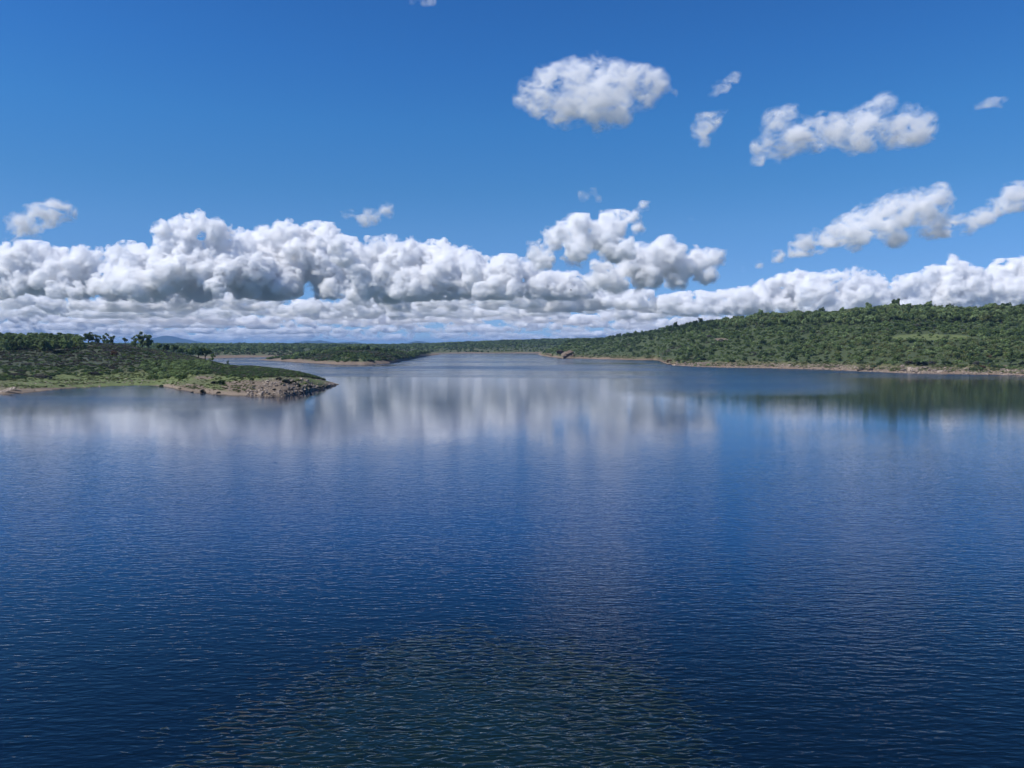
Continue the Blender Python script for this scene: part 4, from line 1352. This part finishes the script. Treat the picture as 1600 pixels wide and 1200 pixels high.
for px, Y, r, tone, kd, hs, lab in (
    (1258, 850, 4.2, "purple", "round", .8, "black-crowned reddish tree on the skyline of the right hill"),
    (1275, 835, 4.2, "dark", "round", 1.05, "big dark tree just right of the black-crowned one"),
    (1250, 880, 3.2, "olive", "round", 1.1, "pale yellowish tree behind the black-crowned one"),
    (968, 1335, 3.4, "dark", "round", 1.3, "lone dark pointed tree on the hill's descending skyline"),
    (959, 1340, 2.6, "dark", "round", 1.2, "lone dark tree left of the pointed one on the skyline"),
    (1054, 1030, 4.0, "dark", "round", 1.35, "tall dark tree standing clear on the sloping skyline"),
    (1093, 985, 3.6, "dark", "round", 1.2, "second tall dark tree on the sloping skyline"),
    (1110, 970, 3.6, "dark", "round", 1.0, "broad dark tree right of the second tall one"),
    (1131, 955, 3.8, "mid", "round", 1.2, "bright green tree where the skyline levels"),
    (1187, 925, 4.6, "pale", "round", 1.2, "largest pale green tree at the left end of the skyline wood"),
    (1209, 915, 3.6, "pale", "round", 1.15, "pale tree with sky gaps right of the largest pale one"),
    (1281, 880, 4.6, "mid", "round", 1.25, "tall green skyline tree in the middle of the right hill"),
    (1312, 870, 3.8, "mid", "round", 1.3, "squarish green skyline tree right of the tall one"),
    (1354, 850, 4.4, "pale", "round", 1.2, "pale green tree where the skyline steps up"),
    (1397, 812, 4.8, "mid", "round", 1.2, "highest green tree on the right hill's skyline"),
    (1447, 800, 4.6, "pale", "round", 1.2, "pale round tree in the highest part of the skyline"),
    (1478, 800, 4.2, "olive", "round", 1.1, "olive tree left of the thin mast"),
    (1541, 790, 4.0, "pale", "round", 1.1, "bright tree right of the thin mast"),
    (1571, 780, 4.2, "dark", "round", 1.0, "dark broad tree near the right end of the skyline"),
    (1598, 775, 4.0, "mid", "round", 1.0, "green tree cut by the right edge on the skyline")):
    add_tree(HILL, px, Y, r, tone, lab, "trees on the right hill", rx, kd, hs)
for px, r, tone in ((575, 3.6, "dark"), (588, 3.2, "mid"), (560, 3.0, "mid"), (545, 3.0, "pale"), (603, 3.0, "dark"), (533, 2.6, "mid")):
    add_tree(SPIT, px, 880 + rx.uniform(-20, 20), r, tone, {575: "tallest dark tree on the crest of the spit", 588: "green tree right of the tallest one on the spit", 560: "green tree left of the tallest one on the spit",
             545: "pale tree at the left shoulder of the spit's wood", 603: "dark tree at the right shoulder of the spit's wood", 533: "small tree at the left end of the spit's crest wood"}[px], "trees beyond the lake", rx, 'round', 1.05)

rest_b = realise(bushes, 250, 0, False, "bush", group_of_bush)
rest_t = realise(trees, 235, 0, True, "tree", group_of_tree)
to_mass("headland_scrub", "low heath and scrub covering the left headland", [r for r in rest_b if r[1] is HEAD])
to_mass("hillside_scrub", "dense green scrub covering the right hillside", [r for r in rest_b if r[1] is HILL])
to_mass("far_scrub", "dark scrub on the spit and the far shores", [r for r in rest_b if r[1] in (SPIT, FAR)])
to_mass("hillside_woods", "smaller trees crowding the right hill and headland", [r for r in rest_t if r[1] in (HILL, HEAD)])
to_mass("far_woods", "woods on the far shores beyond the lake", [r for r in rest_t if r[1] in (SPIT, FAR)])

# ------------------------------------------------------------------ rocks
def rock_material():
    m = bpy.data.materials.new("granite")
    nt, N, L = nodes_of(m)
    out = N.new("ShaderNodeOutputMaterial")
    b = N.new("ShaderNodeBsdfPrincipled")
    b.inputs["Roughness"].default_value = .85
    g = N.new("ShaderNodeNewGeometry")
    n = N.new("ShaderNodeTexNoise"); n.inputs["Scale"].default_value = 1.6; n.inputs["Detail"].default_value = 6
    L.new(g.outputs["Position"], n.inputs["Vector"])
    r = N.new("ShaderNodeValToRGB")
    e = r.color_ramp.elements
    e[0].position, e[0].color = .36, (.085, .075, .068, 1)
    e[1].position, e[1].color = .66, (.40, .355, .30, 1)
    k = e.new(.5); k.color = (.25, .205, .165, 1)
    L.new(n.outputs["Fac"], r.inputs[0])
    oi = N.new("ShaderNodeObjectInfo")
    mx = N.new("ShaderNodeMix"); mx.data_type = 'RGBA'; mx.blend_type = 'MULTIPLY'; mx.inputs[0].default_value = 1
    ia = N.new("ShaderNodeAttribute"); ia.attribute_type = 'INSTANCER'; ia.attribute_name = "tone"
    ad = N.new("ShaderNodeVectorMath"); ad.operation = 'ADD'
    L.new(oi.outputs["Color"], ad.inputs[0]); L.new(ia.outputs["Vector"], ad.inputs[1])
    L.new(r.outputs[0], mx.inputs[6]); L.new(ad.outputs[0], mx.inputs[7])
    L.new(mx.outputs[2], b.inputs["Base Color"])
    L.new(b.outputs[0], out.inputs[0])
    return m
rock_mat = rock_material()

def rock_mesh(seed):
    """Angular boulder, radius 1: a sphere cut by random planes."""
    rng = np.random.default_rng(seed)
    nu, nv = 14, 9
    th = np.linspace(0, math.pi, nv)
    V = [(0, 0, 1)]
    for t in th[1:-1]:
        for k in range(nu):
            p = 2 * math.pi * (k + .5 * rng.random()) / nu
            V.append((math.sin(t) * math.cos(p), math.sin(t) * math.sin(p), math.cos(t)))
    V.append((0, 0, -1))
    V = np.array(V) * 1.15
    for _ in range(13):
        d = rng.standard_normal(3); d /= np.linalg.norm(d)
        c = rng.uniform(.5, .85)
        s = V @ d
        V = V - np.where(s > c, s - c, 0)[:, None] * d
    V *= (1 + rng.normal(0, .02, (len(V), 1)))
    F = []
    for k in range(nu):
        F.append((0, 1 + k, 1 + (k + 1) % nu, 1 + (k + 1) % nu))
        for r in range(nv - 3):
            a, b = 1 + r * nu + k, 1 + r * nu + (k + 1) % nu
            F.append((a, a + nu, b + nu, b))
        a, b = 1 + (nv - 3) * nu + k, 1 + (nv - 3) * nu + (k + 1) % nu
        F.append((a, len(V) - 1, b, b))
    me = bpy.data.meshes.new("boulder")
    me.from_pydata([tuple(v) for v in V], [], [tuple(dict.fromkeys(f)) for f in F])
    me.materials.append(rock_mat)
    return me
ROCKS = [rock_mesh(300 + i) for i in range(9)]

def add_rock(land, px, py_, r, label, group, rng, flat=.7, long=1.0, tone=1.0, Y=None, warm=0.0):
    Y = at_py(land, px, py_) if Y is None else Y
    x, h = land.at(px, Y)
    o = link(bpy.data.objects.new("boulder", ROCKS[rng.integers(9)]))
    o.location = (float(x), float(Y), float(h) + r * flat * .28)
    o.rotation_euler = (rng.uniform(-.35, .35), rng.uniform(-.35, .35), rng.uniform(0, 6.28) if long == 1.0 else rng.uniform(-.5, .5))
    o.scale = (r * long, r * rng.uniform(.7, 1), r * flat)
    t = tone * rng.uniform(.55, 1.2)
    o.color = (t * (1 + warm), t, t * (1 - warm), 1)
    tag(o, label, "boulder", group)
    return o
rr = np.random.default_rng(31)
def strip_points(land, n, px0, px1, h0, h1, seed, reach=60):
    r_ = np.random.default_rng(seed)
    P = r_.uniform(px0, px1, n)
    a, b = land.bounds(P)
    Y = a - 3 + r_.random(n) * reach
    x, h = land.at(P, Y)
    k = (h > h0) & (h < h1) & (vnoise(x, Y, 9, seed) + r_.normal(0, .4, n) > 0)
    return np.stack([x[k], Y[k], h[k]], 1)
def stone_mass(name, label, pts, r0, r1, mesh_list, tone, flat=.6):
    r_ = np.random.default_rng(len(pts))
    ii = np.arange(len(pts))
    w = r_.integers(0, len(mesh_list), len(pts))
    kinds = []
    for v in range(len(mesh_list)):
        k = ii[w == v]
        r = r0 + (r1 - r0) * r_.random(len(k)) ** 2.5
        kinds.append((mesh_list[v], tone, k, np.stack([r * r_.uniform(.8, 1.5, len(k)), r, r * flat], 1)))
    mass(name, label, pts, kinds)
stone_mass("shore_stones", "scattered stones and rubble along the right shore", strip_points(HILL, 9000, 1030, 1620, -.1, 3.4, 71, 45), .25, 1.1, ROCKS, "stone")
stone_mass("headland_stones", "small stones strewn along the headland's shore", np.concatenate([strip_points(HEAD, 3000, 384, 526, -.1, 5, 72, 42), strip_points(HEAD, 2200, -20, 384, -.1, 2.2, 73, 40)]), .1, .5, ROCKS, "stone")
gp = strip_points(HEAD, 9000, -40, 400, .9, 5.2, 74, 95)
stone_mass("grass_tufts", "tufts of grass and herbs on the headland's green shore", gp, .25, .8, LOW['scrub'], "tuft", .7)
gp = strip_points(HILL, 9000, 850, 1620, .9, 5.2, 75, 60)
stone_mass("bank_herbs", "low herbs and tufts on the right bank", gp, .4, 1.4, LOW['scrub'], "tuft", .7)
rocklist = []
for _ in range(230):     # the rocky end of the headland
    px = rr.uniform(384, 524)
    lo = np.interp(px, [384, 400, 420, 440, 470, 500, 524], [619, 620, 620, 620, 614, 607, 602])
    hi = np.interp(px, [384, 400, 420, 440, 470, 500, 524], [611, 601, 596, 592, 594, 596, 600])
    py_ = lo - (lo - hi) * rr.random() ** 1.2
    rocklist.append((HEAD, px, py_, rr.uniform(.32, .85) * (1.35 if rr.random() < .15 else 1), "rocky"))
for _ in range(60):      # right shore
    px = rr.uniform(1040, 1600)
    lo = np.interp(px, [1040, 1069, 1120, 1187, 1305, 1400, 1500, 1600], [569.5, 572.3, 574.3, 575.3, 578, 582.6, 585, 586.7])
    rocklist.append((HILL, px, lo - rr.uniform(.3, 6), rr.uniform(.6, 1.5), "shore"))
rocklist.sort(key=lambda q: (q[4], q[1]))
cellr = {}
for q in rocklist:
    land, px, py_, r, kd = q
    if kd == "rocky":
        seg = int((px - 384) / 14)
        lo = np.interp(px, [384, 440, 470, 500, 524], [619, 620, 614, 607, 602])
        band = "waterline" if lo - py_ < 4 else "middle" if lo - py_ < 11 else "uppermost"
        key = (band + " boulder%s on the rocky headland end ", ["at its left start", "in its left part", "in its left part", "under the hump's left edge", "under the hump's middle", "under the hump's right half", "below the grassy top", "below the grassy top", "near the tip", "on the tip"][min(seg, 9)])
    else:
        key = ("small shore rock%s ", "on the low rocky point" if px < 1075 else "along the bare brown bank" if px < 1200 else "on the bank under the middle slope" if px < 1380 else "near the boulder heap" if px < 1480 else "on the bank towards the right edge")
    cellr.setdefault(key, []).append(q)
for key, lst in cellr.items():
    for i, (land, px, py_, r, kd) in enumerate(lst):
        lab = (key[0] % "" if len(lst) == 1 else ordinal(i) + " " + key[0] % " from left") + key[1]
        big = r > .8
        add_rock(land, px, py_, r, lab, "boulders of the headland's rocky end" if kd == "rocky" else "rocks along the right shore", rr, rr.uniform(.5, .95), tone=.95 if kd == "rocky" else .85, warm=.05)
for px, py_, r, fl, lg, tn, lab in (
    (1409, 576, 2.6, .95, .7, 1.0, "upright pointed boulder at the upper left of the boulder heap"),
    (1421, 579, 2.8, .9, .8, 1.05, "tall wedge shaped boulder in the boulder heap"),
    (1430, 579, 2.6, .6, 1.3, .8, "dark leaning slab in the middle of the boulder heap"),
    (1431, 582.3, 2.6, .35, 2.0, 1.15, "long flat pale slab at the water under the boulder heap"),
    (1412, 580, 2.2, .6, 1.3, .95, "grey slab at the left of the boulder heap"),
    (1445, 576, 2.2, .6, 1.3, .7, "dark block at the upper right of the boulder heap"),
    (1451, 579, 2.0, .5, 1.4, 1.1, "pale slab at the right of the boulder heap"),
    (1459, 580, 2.2, .5, 1.4, .85, "sloping grey slab near the heap's right end"),
    (1467, 582.5, 1.8, .5, 1.3, 1.1, "pale boulder ending the boulder heap on the right"),
    (1344, 579, 2.2, .45, 1.6, .45, "dark flat rock at the water left of the boulder heap"),
    (1358, 579.6, 2.2, .55, 1.3, .55, "dark reddish rock right of the dark flat one"),
    (1373, 581.3, 1.6, .4, 1.4, .5, "low dark rock at the waterline beside the dark reddish one"),
    (1296, 572, 1.4, .5, 1.3, 1.1, "pale rock on the bank below the middle slope"),
    (1234, 571, 1.8, .45, 1.5, .9, "flat grey rock near the bank's left grass"),
    (1562, 573, 1.6, .6, 1.3, 1.5, "whitish rock on the bank left of the right edge"),
    (1571, 572.5, 1.3, .5, 1.3, 1.45, "second whitish rock close to the first near the right edge"),
    (1515, 578, 1.8, .5, 1.5, 1.1, "pale rock on the bank below the dark twiggy bush"),
    (1566, 578, 2.0, .5, 1.4, .8, "brown rock with a dark hollow near the right edge"),
    (1047, 570, 2.2, .5, 1.6, .6, "dark rock at the foot of the low rocky point"),
    (1053, 571.4, 1.6, .3, 2.0, 1.6, "white rock lying in the water off the low rocky point"),
    (1038, 567.5, 1.6, .4, 1.6, .5, "dark rock at the very end of the low rocky point")):
    add_rock(HILL, px, py_, r, lab, "rocks along the right shore", rr, fl, lg, tn, warm=.06)
for px, py_, r, fl, lg, tn, lab in (
    (475, 610.5, 1.3, .6, 1.7, 1.6, "largest whitish boulder slab low on the headland's rocky end"),
    (455, 607, 1.0, .45, 2.0, 1.45, "long pale slab left of the largest whitish boulder"),
    (461, 611, .9, .5, 1.5, 1.3, "pale rock at the waterline under the long pale slab"),
    (416, 603, .9, .6, 1.4, 1.4, "pinkish pale boulder high at the left of the rocky end"),
    (418, 596, .8, .6, 1.2, 1.3, "pale rock on the upper left edge of the rocky end"),
    (492, 606, .9, .5, 1.4, 1.2, "pale low rock between whitish boulder and tip"),
    (299, 601.5, .9, .18, 3.2, 1.9, "flat whitish rock sheet on the headland grass"),
    (305, 603, .6, .2, 2.0, 1.7, "smaller flat pale rock beside the whitish rock sheet"),
    (310, 589, .5, .5, 1.2, 1.7, "white upright stone at the track's top end"),
    (314, 592, .6, .2, 2.4, 1.5, "flat pale stone just below the white upright stone"),
    (369, 597, .5, .2, 2.0, 1.8, "small white flat stone on the grass below the hump"),
    (310, 611, .5, .4, 1.4, 1.6, "pale stone by the shore left of the upright bush"),
    (119, 593.5, .7, .3, 1.6, 1.6, "white stone on the far left grass"),
    (167, 590.5, .6, .3, 1.4, 1.7, "white stone at the upper edge of the grass"),
    (40, 599, .6, .3, 1.6, 1.5, "pale stone on the grass near the left edge"),
    (75, 599, .5, .3, 1.6, 1.4, "pale stone among the turf left of the little black bush"),
    (188, 591, .7, .3, 2.0, 1.3, "left pale stone of a pair in the short grass"),
    (197, 592, .6, .3, 1.8, 1.4, "right pale stone of a pair in the short grass"),
    (205, 599.5, .6, .4, 1.3, 1.3, "tan stone at the back of the little bay"),
    (5, 612, 2.6, .25, 2.2, .9, "broad flat shelf of rock at the left edge of the shore"),
    (28, 611, 1.6, .25, 2.2, .5, "dark flat rock on the left shore shelf")):
    add_rock(HEAD, px, py_, r, lab, "stones on the headland", rr, fl, lg, tn, warm=.05)
for px, py_, r, fl, lg, lab in ((888, 553, 9, .62, 1.0, "large bare reddish crag at the hill's far left point"), (877, 556, 6, .5, 1.2, "lower reddish crag left of the large bare one"), (893, 556.5, 5, .5, 1.2, "small crag at the right foot of the large bare one"),
                                (862, 556, 5, .3, 2.0, "low rock shelf trailing from the far left point")):
    o = add_rock(HILL, px, py_, r, lab, "crags of the far point", rr, fl, lg, .75, Y=float(HILL.bounds(px)[0]) + 14, warm=.2)

# ------------------------------------------------------------------ mast and bird
def tube_mesh(rings, sides=8):
    V, F = [], []
    for (x, y, z, r) in rings:
        for k in range(sides):
            a = 2 * math.pi * k / sides
            V.append((x + r * math.cos(a), y + r * math.sin(a), z))
    for i in range(len(rings) - 1):
        for k in range(sides):
            a, b = i * sides + k, i * sides + (k + 1) % sides
            F.append((a, b, b + sides, a + sides))
    return np.array(V), np.array(F)
Y = 770.0
x, h = HILL.at(1514.5, Y)
V, F = tube_mesh([(0, 0, -1, .16), (0, 0, 8, .12), (0, 0, 15.6, .08), (0, 0, 15.7, .01)])
me = mesh_from("mast", V, F)
me.materials.append(simple_mat("galvanised_pole", (.22, .23, .25), .5))
o = link(bpy.data.objects.new("mast", me)); o.location = (float(x), Y, float(h))
tag(o, "thin grey mast poking above the trees on the right hill's skyline", "mast")
V, F = tube_mesh([(-.45, 0, 0, .05), (.45, 0, 0, .05)])
V = V[:, [2, 1, 0]]
arm = np.array(V)
me2 = mesh_from("crossarm", *tube_mesh([(0, 0, -.6, .05), (0, 0, .6, .05)]))
me2.materials.append(me.materials[0])
c = link(bpy.data.objects.new("crossarm", me2), o); c.location = (0, 0, 15.0); c.rotation_euler = (0, math.pi / 2, 0)

# bird: one body with spread, slightly raised wings
D = 190.0
dx, dz = direction(892, 453.4)
prof = [(-.34, .004, .10), (-.24, .02, .06), (-.1, .055, .05), (.06, .07, .065), (.2, .05, .05), (.27, .042, .045), (.33, .03, .035), (.4, .004, .008)]
V, F = [], []
for (u, w, hh) in prof:
    for k in range(10):
        a = 2 * math.pi * k / 10
        V.append((u, w * math.cos(a), hh * .9 * math.sin(a) if u > -.3 else .01 * math.sin(a)))
for i in range(len(prof) - 1):
    for k in range(10):
        a, b = i * 10 + k, i * 10 + (k + 1) % 10
        F.append((a, b, b + 10, a + 10))
for s in (-1, 1):
    base = len(V)
    for (t, lead, trail, zz) in ((0, .16, -.12, .03), (.25, .2, -.1, .12), (.5, .16, -.1, .16), (.75, .06, -.12, .14), (.95, -.08, -.16, .1)):
        V += [(lead, s * t * .62, zz + .008), (trail, s * t * .62, zz), (lead, s * t * .62, zz - .008)]
    for i in range(4):
        for k in range(3):
            a, b = base + i * 3 + k, base + i * 3 + (k + 1) % 3
            F.append((a, b, b + 3, a + 3))
me = mesh_from("bird", np.array(V), np.array(F))
me.materials.append(simple_mat("dark_plumage", (.03, .03, .035)))
o = link(bpy.data.objects.new("bird", me))
o.location = (dx * D, D, CAM_H + dz * D)
o.rotation_euler = (R(12), 0, R(15))
tag(o, "small dark bird gliding before the low clouds above the lake", "bird")
